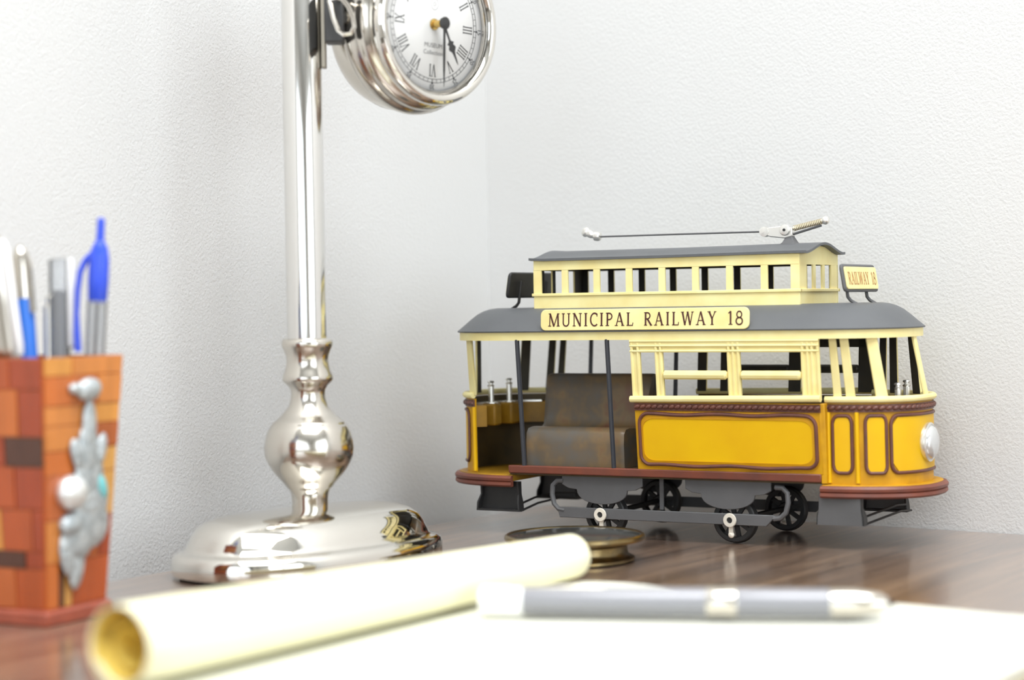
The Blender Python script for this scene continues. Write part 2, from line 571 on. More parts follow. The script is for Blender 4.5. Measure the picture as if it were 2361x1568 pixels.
# ------------------------------------------------------------------ desk (its corner stands a little off the left wall)
DC = Vector((.0186, 1.2149, 0))                       # back corner of the desk top
desk = thing('desk', 'dark walnut desk in the corner of the white walls', 'desk', (DC.x, DC.y, ZF))
def desk_piece(name, r0, r1, l0, l1, z0, z1, material, bevel=0.):
    """r along the right wall, l from the right wall towards the room"""
    P = [RW * r + (-LW) * l for r, l in ((r0, l0), (r1, l0), (r1, l1), (r0, l1))]
    P = [(p.x, p.y) for p in P]
    return MB().prism(P, lambda u, v, d: (u, v, d), z0 - ZF, z1 - ZF).build(name, material, desk, smooth=False, bevel=bevel)
desk_piece('desk_top', 0, 1.5, 0, .80, -.028, 0, 'walnut', .0012)
desk_piece('side_panel', .03, .055, .03, .77, ZF, -.028, 'desk_panel')
desk_piece('side_panel', 1.445, 1.47, .03, .77, ZF, -.028, 'desk_panel')
desk_piece('back_panel', .055, 1.445, .06, .08, ZF + .25, -.028, 'desk_panel')

# ------------------------------------------------------------------ the toy tram
TX = -.002                                             # centre of the tram's plan along its length
tram = thing('toy_tram', 'yellow and cream tin toy tram with grey roof and lettered side sign', 'toy tram', (.0968, 1.0526, 0), -math.radians(29))
def side_y(z):
    return .036 + .09 * z                              # half width: the sides flare outwards towards the roof
def D(t, cx, a, b, e=2.4, end=1):
    c, s_ = math.cos(math.radians(t)), math.sin(math.radians(t))
    x = cx + a * abs(c) ** (2 / e)
    y = b * math.copysign(abs(s_) ** (2 / e), s_)
    return (x, y) if end > 0 else (2 * TX - x, y)
def dense(t0, t1, n):
    return [t0 + (t1 - t0) * k / n for k in range(n + 1)]
FX = .0885                                             # where the front end section starts
SILL = dict(cx=FX, a=.0415, b=.0362)                   # plan of the end section at sill height
FOOT = dict(cx=FX, a=.0418, b=.0352)
ROOF = dict(cx=FX, a=.0385, b=.0452)
RSH = -.003                                            # the roof's ends sit a little further back than the sill's
BUMP = dict(cx=.0865, a=.0500, b=.0395)
ZB, ZS, ZE = .0340, .0700, .1060                       # apron foot, apron top, underside of the eave band

def endpt(t, z, end, off=0.):
    """point on the end section's outer skin at plan angle t and height z"""
    k = min(max((z - ZB) / (ZS - ZB), 0), 1)
    a = FOOT['a'] + (SILL['a'] - FOOT['a']) * k + off
    b = FOOT['b'] + (SILL['b'] - FOOT['b']) * k + off
    x, y = D(t, FX, a, b, 2.4, end)
    return Vector((x, y, z))

# --- floor, platforms, bumpers, side steps
MB().box(2 * TX - FX, FX, -.0375, .0375, .0328, .0368).build('floor_deck', 'tram_floor_and_shade', tram, smooth=False)
for s in (-1, 1):
    mb = MB()
    mb.hexa([(-.0922, s * .0368, .0337), (.0870, s * .0368, .0337), (.0870, s * .0398, .0337), (-.0922, s * .0398, .0337),
             (-.0922, s * .0368, .0380), (.0870, s * .0368, .0380), (.0870, s * .0402, .0380), (-.0922, s * .0402, .0380)])
    mb.build('side_sill', 'tram_brown', tram, bevel=.0006)
for end in (1, -1):
    ts = dense(-90, 90, 36)
    P = [D(t, BUMP['cx'], BUMP['a'] - .0012, BUMP['b'] - .0012, 2.4, end) for t in ts]
    mb = MB().prism(P if end > 0 else P[::-1], lambda u, v, d: (u, v, d), .0290, .0326)
    mb.build('end_platform', 'tram_inner_yellow' if end < 0 else 'tram_ochre', tram, smooth=False, bevel=.0004)
    prof = [(-.002, .0262), (.0002, .0260), (.0012, .0270), (.0010, .0284), (.0004, .0289), (.0012, .0294), (.0014, .0308), (.0004, .0320), (-.002, .0322)]
    R = []
    for t in ts:
        ring = []
        for n_, z in prof:
            x, y = D(t, BUMP['cx'], BUMP['a'] + n_, BUMP['b'] + n_, 2.4, end)
            ring.append((x, y, z))
        R.append(ring)
    MB().rings(R).build('bumper', 'tram_brown', tram)

# --- closed half: side panels with moulding, rope trim, sill rail, window posts, rods
X0, X1 = -.0145, .0880
def sidept(x, z, s, off=0.):
    return Vector((x, s * (side_y(z) + off), z))
for s in (-1, 1):
    mb = MB()
    mb.hexa([sidept(X0, .0376, s, -.0016), sidept(X1, .0376, s, -.0016), sidept(X1, .0376, s), sidept(X0, .0376, s),
             sidept(X0, .0735, s, -.0016), sidept(X1, .0735, s, -.0016), sidept(X1, .0735, s), sidept(X0, .0735, s)])
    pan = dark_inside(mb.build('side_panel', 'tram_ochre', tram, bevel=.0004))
    fld = rrect(-.0110, .0846, .0412, .0664, .0046)
    MB().prism(fld, lambda u, v, d: sidept(u, v, s, d), -.0003, .0005).build('panel_field', 'tram_yellow', pan, bevel=.0003)
    wob = lambda x, z: .0004 * math.sin(x * 160 + z * 40)
    lo_ = resample(rrect(-.0135, .0869, .0390, .0686, .0066), .004)
    li_ = [(.0368 + (u - .0368) * (.0466 / .0502), .0538 + (v - .0538) * (.0110 / .0148)) for u, v in lo_]
    MB().rings([[sidept(*lo_[k], s, -.0002), sidept(*lo_[k], s, .0003), sidept(*li_[k], s, .0008), sidept(*li_[k], s, -.0002)] for k in range(len(lo_))], loop=True).build('panel_wash', 'tram_wash', pan)
    path = [sidept(u, v + wob(u, v), s, .0004) for u, v in resample(rrect(-.0118, .0854, .0405, .0672, .0052), .004)]
    MB().tube(path, .00105, 8, closed=True).build('panel_moulding', 'tram_moulding', pan)
    mb = MB()
    mb.hexa([sidept(X0, .0690, s, -.0004), sidept(X1, .0690, s, -.0004), sidept(X1, .0690, s, .0007), sidept(X0, .0690, s, .0007),
             sidept(X0, .0729, s, -.0004), sidept(X1, .0729, s, -.0004), sidept(X1, .0729, s, .0007), sidept(X0, .0729, s, .0007)])
    x = X0 + .002
    while x < X1 - .001:
        c = sidept(x, .0711, s, .0009)
        mb.ball(c, .0019, 8, (1.05, .55, .62), Matrix.Rotation(math.radians(-22), 4, 'Y'))
        x += .0033
    mb.build('rope_trim', 'tram_moulding', tram)
    MB().tube([sidept(-.0162, .0749, s, .0006), sidept(.0886, .0760, s, .0006)], .0018, 10).build('sill_rail', 'tram_cream', tram)
    # window posts, each with raised ribs
    for x0, x1, ribs in ((-.0152, -.0097, (.15, .80)), (-.0013, .0032, (.2, .75)), (.0391, .0462, (.15, .5, .88)), (.0789, .0886, (.1, .38, .62, .93))):
        mb = MB()
        za, zb = .0752, .1045
        mb.hexa([sidept(x0, za, s, -.0014), sidept(x1, za, s, -.0014), sidept(x1, za, s), sidept(x0, za, s),
                 sidept(x0, zb, s, -.0014), sidept(x1, zb, s, -.0014), sidept(x1, zb, s), sidept(x0, zb, s)])
        for q in ribs:
            xx = x0 + (x1 - x0) * q
            mb.tube([sidept(xx, za, s), sidept(xx, zb, s)], .0008, 6)
        dark_inside(mb.build('window_post', 'tram_cream', tram))
    mb = MB()
    for za, zb, o_ in ((.0995, .1030, 0), (.1030, .1062, .0004)):
        mb.hexa([sidept(-.0152, za, s, -.0014), sidept(.0886, za, s, -.0014), sidept(.0886, za, s, o_), sidept(-.0152, za, s, o_),
                 sidept(-.0152, zb, s, -.0014), sidept(.0886, zb, s, -.0014), sidept(.0886, zb, s, o_), sidept(-.0152, zb, s, o_)])
    for zz in (.1000, .1028, .1052):
        mb.tube([sidept(-.0152, zz, s, .0002), sidept(.0886, zz, s, .0002)], .0007, 6)
    dark_inside(mb.build('window_head', 'tram_cream', tram))
    for x0, x1 in ((.0034, .0390), (.0465, .0788)):
        mb = MB()
        za = .0877
        n = 8
        pts = [sidept(x0, za, s, .0002), sidept(x0 + .001, za, s, .0002), sidept(x1 - .001, za, s, .0002), sidept(x1, za, s, .0002)]
        mb.tube(pts, [.0014, .0024, .0024, .0014], 10)
        dark_inside(mb.build('window_rod', 'tram_cream', tram), thr=.1 if s > 0 else -.4)
    # bare poles of the open half
    for xx in (-.0828, -.0288):
        MB().tube([sidept(xx, .0375, s, -.0008), sidept(xx, .1065, s, -.0008)], .0013, 8).build('grab_pole', 'tram_pole_black', tram)

for xa, xb_, ss in ((.0868, .0898, (-1, 1)), (-.0968, -.0938, (1,))):
    for s in ss:
        mb = MB()
        mb.hexa([(xa, s * .0340, .0330), (xb_, s * .0340, .0330), (xb_, s * (side_y(.033) - .0012), .0330), (xa, s * side_y(.033), .0330),
                 (xa, s * .0350, .0735), (xb_, s * .0350, .0735), (xb_, s * (side_y(.0735) - .0012), .0735), (xa, s * side_y(.0735), .0735)])
        mb.build('corner_post', 'tram_ochre', tram, bevel=.0004)
# --- end sections (front closed; rear open on the near side)
for end in (1, -1):
    t0 = -90 if end > 0 else -56
    tF = (lambda t: t)
    ts = dense(t0, 90, 40)
    if end < 0:
        ts = dense(90, t0, 40)
    pb = [endpt(t, ZB, end)[:2] for t in ts]
    pt = [endpt(t, ZS, end)[:2] for t in ts]
    ap = dark_inside(MB().wall(pb, .0325, pt, .0735, .0013).build('end_apron', 'tram_ochre', tram), material='tram_floor_and_shade')  # shade inside the apron is put into its inner face colour
    # raised panels with mouldings
    rng = [(-46, 46), (50, 66), (75.5, 87)]
    rng += [(-66, -50), (-87, -75.5)] if end > 0 else []
    for a0, a1 in rng:
        fn = lambda t, z, d: endpt(t, z, end, d)
        rt, rz = (3.4, .0040) if a1 - a0 < 40 else (6, .0050)
        def shape(m_t, m_z):
            P = []
            for ct, cz, g in ((a1 - rt, .0385 + rz, -90), (a1 - rt, .0672 - rz, 0), (a0 + rt, .0672 - rz, 90), (a0 + rt, .0385 + rz, 180)):
                for k in range(6):
                    q = math.radians(g + 18 * k)
                    P.append((ct + (rt - m_t) * math.cos(q), cz + (rz - m_z) * math.sin(q)))
            return P
        # field as a strip grid so that it follows the curved skin
        mb = MB()
        cols = dense(a0 + .8, a1 - .8, 16)
        R = []
        for t in cols:
            u = abs((t - (a0 + a1) / 2) / ((a1 - a0) / 2 - .8))
            u0 = 1 - rt / ((a1 - a0) / 2)
            dz = rz * (1 - math.sqrt(max(0, 1 - ((u - u0) / (1 - u0)) ** 2))) if u > u0 else 0
            zl, zh = .0391 + dz * .95, .0666 - dz * .95
            R.append([fn(t, zl, -.0003), fn(t, zh, -.0003), fn(t, zh, .0005), fn(t, zl, .0005)])
        fo = mb.rings(R).build('panel_field', 'tram_yellow', ap)
        path = []
        P = shape(0, 0)
        for i, p in enumerate(P):
            q = P[(i + 1) % len(P)]
            k = max(1, int(abs(q[0] - p[0]) / 5) or 1, int(abs(q[1] - p[1]) / .004) or 1)
            for j in range(k):
                path.append(fn(p[0] + (q[0] - p[0]) * j / k, p[1] + (q[1] - p[1]) * j / k, .0003))
        MB().tube(path, .00095, 8, closed=True).build('panel_moulding', 'tram_moulding', ap)
    # vertical seam beads
    for t in ([-72, 72] if end > 0 else [72]) + ([-89] if end > 0 else [t0]):
        MB().tube([endpt(t, .0335, end, .0002), endpt(t, .069, end, .0002)], .0011, 8).build('seam_bead', 'tram_yellow', ap)
    if end < 0:
        MB().tube([endpt(t0 + 4, .0335, end, .0001), endpt(t0 + 4, .069, end, .0001)], .0006, 8).build('seam_bead', 'tram_ochre', ap)
    # rope trim and cream sill rail following the curve
    mb = MB()
    mb.rings([[endpt(t, .0690, end, -.0003), endpt(t, .0729, end, -.0003), endpt(t, .0729, end, .0007), endpt(t, .0690, end, .0007)] for t in ts])
    last = None
    for t in dense(ts[0], ts[-1], 240):
        p = endpt(t, .0711, end, .0009)
        if last is None or (p - last).length > .0033:
            q = endpt(t + .5, .0711, end, .0009) - p
            ang_ = math.atan2(q.y, q.x)
            mb.ball(p, .0019, 8, (1.05, .55, .62), Matrix.Rotation(ang_, 4, 'Z') @ Matrix.Rotation(math.radians(-22), 4, 'Y'))
            last = p
    mb.build('rope_trim', 'tram_moulding', tram)
    MB().tube([endpt(t, .0700, end, .0005) + Vector((0, 0, .0053)) for t in ts], .0017, 10).build('sill_rail', 'tram_cream', tram)
    # pillars between the sill and the eave
    tl = [(84, .0042), (75.5, .0048), (52, .0062), (0, .0050)]
    pil = [(t, w_) for t, w_ in tl] + [(-t, w_) for t, w_ in tl if t and (end > 0 or t < 60)]
    for t, wd in pil:
        pb_ = endpt(t, ZS, end, -.0006) + Vector((0, 0, .0052))
        x, y = D(t, ROOF['cx'], ROOF['a'] - .001, ROOF['b'] - .0045, 2.4, end)
        pt_ = Vector((x + RSH * math.cos(math.radians(t)), y, .1070))
        d_ = (endpt(t + .4, ZS, end) - endpt(t - .4, ZS, end)).normalized()
        nrm = Vector((d_.y, -d_.x, 0))
        if nrm.dot(pb_ - Vector((TX, 0, pb_.z))) < 0:
            nrm = -nrm
        mb = MB()
        mb.hexa([pb_ - d_ * wd / 2 - nrm * .0010, pb_ + d_ * wd / 2 - nrm * .0010, pb_ + d_ * wd / 2 + nrm * .0006, pb_ - d_ * wd / 2 + nrm * .0006,
                 pt_ - d_ * wd * .45 - nrm * .0010, pt_ + d_ * wd * .45 - nrm * .0010, pt_ + d_ * wd * .45 + nrm * .0006, pt_ - d_ * wd * .45 + nrm * .0006])
        dark_inside(mb.build('end_pillar', 'tram_cream', tram, bevel=.0004))
    # driver's ledge inside, with silver top plate, control boxes and levers
    tl0, tl1 = (-78, 88) if end > 0 else (-50, 88)
    tt = dense(tl0, tl1, 30)
    if end < 0:
        tt = tt[::-1]
    R = []
    for t in tt:
        R.append([endpt(t, z, end, o_) for o_, z in ((-.0016, .0575), (-.0016, .0695), (-.0085, .0692), (-.0085, .0575))])
    led = MB().rings(R).build('driver_ledge', 'tram_inner_yellow', tram)
    R = [[endpt(t, z, end, o_) for o_, z in ((-.0018, .0694), (-.0018, .0702), (-.0100, .0702), (-.0100, .0694))] for t in (tt[6:26] if end > 0 else tt[4:24])]
    MB().rings(R).build('ledge_plate', 'tram_silver', led)
    for t, hgt in ((-14, .0120), (24, .0128)):
        c = endpt(t, .0702, end, -.0125)
        n_ = Vector((c.x - TX, c.y, 0)).normalized()
        tn = Vector((-n_.y, n_.x, 0))
        bx = MB().obox((c.x, c.y, .0635), n_ * .0046, tn * .0044, Vector((0, 0, .0062))).build('control_box', 'tram_inner_yellow', tram, bevel=.0012)
        M = Matrix.Translation((c.x, c.y, .0697))
        lv = MB().lathe([(.0042, 0), (.0042, .0006), (.0017, .0009), (.0017, hgt * .80), (.0022, hgt * .84), (.0012, hgt * .90), (.0012, hgt * .94), (.0020, hgt), (.0016, hgt * 1.06), (.0004, hgt * 1.09)], 14, M)
        lv.build('control_lever', 'tram_silver', bx)

# --- headlight on the front apron
hp = endpt(-2, .0525, 1)
HM = Matrix.Translation(hp) @ frame_from((1, -.03, 0))
hl = MB().lathe([(.0098, -.0015), (.0102, .0004), (.0100, .0018), (.0090, .0024), (.0086, .0020)], 28, HM).build('headlight', 'tram_silver', tram)
MB().lathe([(.0086, .0012), (.0084, .0026), (.0072, .0040), (.0048, .0050), (.0022, .0055), (.0003, .0056)], 28, HM).build('headlight_lens', 'headlight_lens', hl)

# --- eave band and grey main roof
def roof_loop(inset, n=28, ends_only=False):
    a, b = ROOF['a'] + .0015 - inset, ROOF['b'] + .0018 - inset
    P = [D(t, FX, a, b, 2.3, 1) for t in dense(-90, 90, n)]
    P += [D(t, FX, a, b, 2.3, -1) for t in dense(90, -90, n)]
    return [(x + RSH, y) for x, y in P]
def band_loop(off):
    a, b = ROOF['a'] + off, ROOF['b'] + off
    return [(x + RSH, y) for x, y in [D(t, FX, a, b, 2.3, 1) for t in dense(-90, 90, 28)] + [D(t, FX, a, b, 2.3, -1) for t in dense(90, -90, 28)]]
lo, li = band_loop(.0006), band_loop(-.0008)
R = [[(*lo[i], .1060), (*lo[i], .1108), (*li[i], .1108), (*li[i], .1060)] for i in range(len(lo))]
dark_inside(MB().rings(R, loop=True).build('eave_band', 'tram_cream', tram))
prof = [(.0022, .1102), (.0, .1104), (-.0002, .1110), (.0008, .1118), (.0036, .1142), (.0070, .1172), (.0105, .1200), (.0140, .1219), (.0175, .1230), (.0215, .1235)]
R = [[(x, y, z) for x, y in roof_loop(i_)] for i_, z in prof]
MB().rings(R).build('main_roof', 'tram_roof_grey', tram)

# --- clerestory
CX0, CX1, CY = -.0806, .0730, .0290
cl = bpy.data.objects.new('clerestory', None); COL.objects.link(cl); cl.parent = tram
def cbox(name, m, *a, bevel=.0003, ax=None):
    o = MB().box(*a).build(name, m, cl, bevel=bevel)
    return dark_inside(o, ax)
for s in (-1, 1):
    y0, y1 = sorted((s * CY, s * (CY - .0012)))
    cbox('lower_board', 'tram_cream', CX0, CX1, y0, y1, .1218, .1298)
    y0, y1 = sorted((s * (CY + .0008), s * (CY - .0014)))
    cbox('ledge_strip', 'tram_cream', CX0 - .0008, CX1 + .0008, y0, y1, .1296, .1312)
    y0, y1 = sorted((s * CY, s * (CY - .0012)))
    cbox('upper_board', 'tram_cream', CX0, CX1, y0, y1, .1436, .1492)
    for k in range(9):
        wd = .0038 if 0 < k < 8 else .0048
        xc = CX0 + (CX1 - CX0) * k / 8
        xc = min(max(xc, CX0 + wd / 2), CX1 - wd / 2)
        y0, y1 = sorted((s * (CY - .0001), s * (CY - .0011)))
        cbox('window_post', 'tram_cream', xc - wd / 2, xc + wd / 2, y0, y1, .1308, .1440, bevel=0)
for xe, sg in ((CX0, -1), (CX1, 1)):
    x0, x1 = sorted((xe, xe - sg * .0012))
    mt = 'tram_cream_pale'
    cbox('lower_board', mt, x0, x1, -CY + .0012, CY - .0012, .1218, .1298, ax=(sg, 0, 0))
    cbox('ledge_strip', mt, *sorted((xe + sg * .0008, xe - sg * .0014)), -CY - .0006, CY + .0006, .1296, .1312, ax=(sg, 0, 0))
    for yc, wd in ((-CY + .006, .0095), (-.0068, .0036), (.0068, .0036), (CY - .006, .0095)):
        cbox('window_post', mt, x0 + .0001, x1 - .0001, yc - wd / 2, yc + wd / 2, .1308, .1440, bevel=0, ax=(sg, 0, 0))
    arch = [(-CY + .0012, .1436)] + [(y, .1492 + .0042 * math.cos(y / CY * math.pi / 2)) for y in dense(-CY + .0012, CY - .0012, 14)] + [(CY - .0012, .1436)]
    dark_inside(MB().prism(arch, lambda u, v, d: (d, u, v), x0, x1).build('gable', mt, cl, smooth=False), (sg, 0, 0))
def croof(y):
    u = abs(y) / .0306
    return .1490 + .0050 * (math.cos(min(u, 1) * math.pi) * .5 + .5) + (.0004 if u > .9 else 0)
R = []
for x in (CX0 - .0020, CX0 - .0018, CX0 + .006, TX - .002, CX1 - .01, CX1 + .0033, CX1 + .0036):
    sag = -.0005 if CX0 + .003 < x < CX1 - .02 else 0
    ys = dense(-.0306, .0306, 18)
    ring = [(x, y, croof(y) + .0012 + sag) for y in ys] + [(x, y, croof(y) + sag - .0001) for y in ys[::-1]]
    R.append(ring)
MB().rings(R).build('clerestory_roof', 'tram_roof_grey', cl)

# --- lettered signs
def near_sign(s):
    X_0, X_1 = -.0668, .0526
    def fn(u, v, d):                                   # u along the plate as read, v up 0..1, d outwards
        x = X_0 + u if s < 0 else X_1 - u
        y = .0470 - .0006 * v
        return Vector((x, s * (y + d), .1112 + .0112 * v))
    P = [(u, v / .0112) for u, v in rrect(0, X_1 - X_0, 0, .0112, .0030)]
    b = MB().prism(P, fn, -.0006, .0006).build('side_sign', 'tram_cream', tram, bevel=.0003)
    mb = MB()
    lettering(mb, 'MUNICIPAL RAILWAY 18', lambda u, v, d: fn(u + .0048, .20 + v * .62, .0006 + d), .00015, gap=.17, fit=.1115)
    mb.build('lettering', 'tram_lettering', b, smooth=False)
near_sign(-1); near_sign(1)
def end_sign(sg):
    xb = .0975 if sg > 0 else 2 * TX - .0975
    lean = -.10 * sg
    nrm = Vector((sg, 0, -lean * sg * .0)).normalized()
    hw = .0258
    def fn(u, v, d):                                   # u in -hw..hw as read from outside, v height above the roof, d towards the outside
        return Vector((xb + sg * d + (-.16 * sg) * (v - .0), sg * u, .1235 + v))
    bd = MB().prism(rrect(-hw, hw, .0055, .0198, .0026), fn, -.0020, .0).build('destination_board', 'tram_black' if sg < 0 else 'tram_under_grey', tram, bevel=.0009)
    fc = MB().prism(rrect(-hw + .0016, hw - .0016, .0070, .0184, .0016), fn, -.0004, .0007).build('board_face', 'tram_cream', bd, bevel=.0003)
    mb = MB()
    lettering(mb, 'RAILWAY 18', lambda u, v, d: fn(u - hw + .0044, .0094 + v * .0064, .0007 + d), .00012, gap=.04, fit=2 * hw - .0088)
    mb.build('lettering', 'tram_lettering_light', bd, smooth=False)
    for y in (-.0150, .0150):
        pts = [fn(y, .0150, -.0034), fn(y, .0060, -.0034), fn(y, .0030, -.0034), fn(y, .0012, -.0022), fn(y, -.0006, .0006)]
        MB().tube(pts, .0009, 8).build('board_leg', 'tram_under_grey' if sg > 0 else 'tram_black', bd)
end_sign(1); end_sign(-1)

# --- trolley pole
tp = bpy.data.objects.new('trolley', None); COL.objects.link(tp); tp.parent = tram
bx = .0572
mb = MB()
mb.rings([[(bx + i * l_, j * w_, z) for i, j in ((-1, -1), (1, -1), (1, 1), (-1, 1))] for z, l_, w_ in ((.1530, .0042, .0042), (.1550, .0042, .0042), (.1556, .0034, .0034), (.1585, .0018, .0022), (.1600, .0018, .0022))])
mb.build('trolley_base', 'tram_under_grey', tp, bevel=.0003)
mb = MB()
mb.rings([[(x, j * .0024, z + k * h_) for j, k in ((-1, -1), (1, -1), (1, 1), (-1, 1))] for x, z, h_ in ((.0415, .1618, .0012), (.0470, .1614, .0026), (.0550, .1612, .0034), (.0592, .1610, .0022))])
mb.build('trolley_cradle', 'tram_silver', tp, bevel=.0005)
mb = MB().lathe([(.0029, 0), (.0030, .0008), (.0026, .0014), (.0012, .0016)], 16, Matrix.Translation((.0553, -.0022, .1622)) @ frame_from((0, -1, 0)))
mb.build('pivot_screw', 'tram_silver', tp)
MB().lathe([(.0008, 0), (.0008, .0004)], 8, Matrix.Translation((.0553, -.0037, .1622)) @ frame_from((0, -1, 0))).build('screw_slot', 'tram_black', tp)
MB().lathe([(.0004, -.0028), (.0026, -.0026), (.0028, 0), (.0026, .0026), (.0004, .0028)], 16, Matrix.Translation((.0435, 0, .1617)) @ frame_from((0, -1, 0))).build('pole_joint', 'tram_silver', tp)
sp0, sp1 = Vector((.0592, 0, .1630)), Vector((.0752, 0, .1663))
ax = (sp1 - sp0).normalized(); s1_ = Vector((0, 1, 0)); s2_ = ax.cross(s1_)
N_ = 17 * 10
MB().tube([sp0 + ax * (sp1 - sp0).length * k / N_ + (s1_ * math.cos(2 * math.pi * k / 10) + s2_ * math.sin(2 * math.pi * k / 10)) * .0013 for k in range(N_ + 1)], .00036, 5).build('spring', 'spring_wire', tp)
MB().tube([sp0 - ax * .002, sp1 + ax * .001], .0009, 8).build('spring_rod', 'tram_silver', tp)
MB().ball(sp1 + ax * .0016, .0023, 12).build('spring_cap', 'tram_silver', tp)
MB().tube([(.0592, 0, .1600), (.0745, 0, .1640)], .0007, 6).build('lower_arm', 'tram_under_grey', tp)
MB().tube([(.0420, 0, .1618), (-.006, 0, .1620), (-.0540, 0, .1621)], .00055, 6).build('trolley_pole', 'tram_under_grey', tp)
MB().lathe([(.0010, 0), (.0022, .0004), (.0026, .0016), (.0026, .0036), (.0014, .0044)], 14, Matrix.Translation((-.0535, 0, .1621)) @ frame_from((-1, 0, .12))).build('wheel_socket', 'tram_silver', tp)
mb = MB().ball((-.0605, 0, .1640), .0019, 10, (2.0, .9, 1.15), Matrix.Rotation(math.radians(28), 4, 'Y'))
mb.ball((-.0628, 0, .1650), .0022, 10, (1.15, .8, 1.3), Matrix.Rotation(math.radians(28), 4, 'Y'))
mb.build('trolley_shoe', 'tram_silver', tp)

# --- benches back to back in the open half
for s in (-1, 1):
    prof = [(.0305, .0370), (.0312, .0500), (.0306, .0555), (.0285, .0578), (.0240, .0585), (.0130, .0578), (.0105, .0592), (.0095, .0640), (.0075, .0760), (.0055, .0845), (.0040, .0862), (.0015, .0866)]
    xa, xb_ = -.0860, -.0268
    R = []
    for x, sh in ((xa, .0009), (xa + .0012, .0003), (xa + .003, 0), ((xa + xb_) / 2, 0), (xb_ - .003, 0), (xb_ - .0012, .0003), (xb_, .0009)):
        ring = []
        for y, z in prof:
            back = .004 if z > .062 else 0
            xx = x + (.0052 * min(1, max(0, (z - .060) / .02)) if x > -.05 else 0)
            ring.append((xx, s * (y - sh), z - sh * (.4 if z > .05 else 0)))
        ring.append((xx, s * .0005, .0860)); ring.append((x, s * .0005, .0370))
        R.append(ring)
    MB().rings(R).build('bench', 'tram_seat', tram, ang=50)

# --- trucks, wheels, steps
def wheel_mesh():
    M = Matrix.Rotation(math.radians(90), 4, 'X')
    mb = MB()
    prof = [(.0092, -.0022), (.0120, -.0022), (.0124, -.0012), (.0118, .0), (.0118, .0018), (.0112, .0024), (.0092, .0024)]
    R = [[M @ Vector((r * math.cos(2 * math.pi * k / 32), r * math.sin(2 * math.pi * k / 32), h)) for r, h in prof] for k in range(32)]
    mb.rings(R, loop=True)
    mb.lathe([(.0030, -.0024), (.0036, -.0016), (.0036, .0016), (.0030, .0026)], 14, M)
    for k in range(8):
        a = 2 * math.pi * k / 8 + .2
        d_ = Vector((math.cos(a), 0, math.sin(a))); t_ = Vector((-d_.z, 0, d_.x))
        mb.obox(d_ * .0064, d_ * .0034, t_ * .0011, Vector((0, .0009, 0)))
    return mb
for s in (-1, 1):
    for x in (-.0375, .0368):
        wo = wheel_mesh().build('wheel', 'tram_black', tram)
        wo.location = (x, -.0305, .0124) if s < 0 else ((.0418, .0285, .0124) if x > 0 else (-.0330, .0290, .0140))
        mb = MB()
        M = Matrix.Translation((x, s * .0378, .0128)) @ frame_from((0, s, 0))
        prof = [(.0016, 0), (.0034, 0), (.0037, .0006), (.0034, .0012), (.0016, .0012)]
        R = [[M @ Vector((r * math.cos(2 * math.pi * k / 20), r * math.sin(2 * math.pi * k / 20), h)) for r, h in prof] for k in range(20)]
        mb.rings(R, loop=True)
        mb.build('hub_ring', 'tram_white_ring', tram)
        MB().lathe([(.0014, -.0005), (.0014, .0006)], 10, M).build('axle_end', 'tram_black', tram)
        mb = MB().obox((x + .0002, s * .0372, .0078), (.0011, 0, 0), (0, .0006, 0), (0, 0, .0026))
        mb.ball((x + .0002, s * .0372, .0052), .0017, 10, (1, .5, 1))
        mb.build('axle_pin', 'tram_white_ring', tram)
    y0, y1 = sorted((s * .0352, s * .0372))
    MB().prism([(-.0640, .0160), (-.0625, .0104), (.0562, .0102), (.0612, .0155), (.0600, .0160)], lambda u, v, d: (u, d, v), y0, y1).build('truck_bar', 'tram_under_grey', tram, bevel=.0003)
    for xc in (-.0375, .0348):
        P = [(xc - .0238, .0330), (xc - .0238, .0282), (xc - .0200, .0262)] + [(xc + .0150 * math.sin(math.radians(a)), .0262 - .0082 * math.cos(math.radians(a)) ** .8) for a in dense(-88, 88, 16)] + [(xc + .0200, .0262), (xc + .0238, .0282), (xc + .0238, .0330)]
        y0, y1 = sorted((s * .0346, s * .0362))
        MB().prism(P, lambda u, v, d: (u, d, v), y0, y1).build('truck_plate', 'tram_under_grey', tram, bevel=.0003)
    for xa, sg in ((-.0605, -1), (.0608, 1)):
        pts = [(xa, s * .0355, .0302), (xa + sg * .0040, s * .0355, .0300), (xa + sg * .0066, s * .0357, .0275), (xa + sg * .0070, s * .0358, .0225), (xa + sg * .0058, s * .0360, .0175), (xa + sg * .0030, s * .0362, .0148), (xa - sg * .0008, s * .0362, .0142)]
        MB().tube(pts, .0014, 8).build('spring_hook', 'tram_under_grey', tram)
    MB().box(-.0060, -.0038, *sorted((s * .0300, s * .0310)), .0160, .0330).build('hanger_strap', 'tram_under_grey', tram)
for x, xf, zf in ((-.0375, -.0335, .0142), (.0368, .0424, .0124)):
    MB().tube([(x, -.0372, .0124), (xf, .0340, zf)], .0015, 10).build('axle', 'tram_black', tram)
MB().box(-.085, .083, -.020, .020, .0310, .0330).build('under_frame', 'tram_black', tram, bevel=.001)
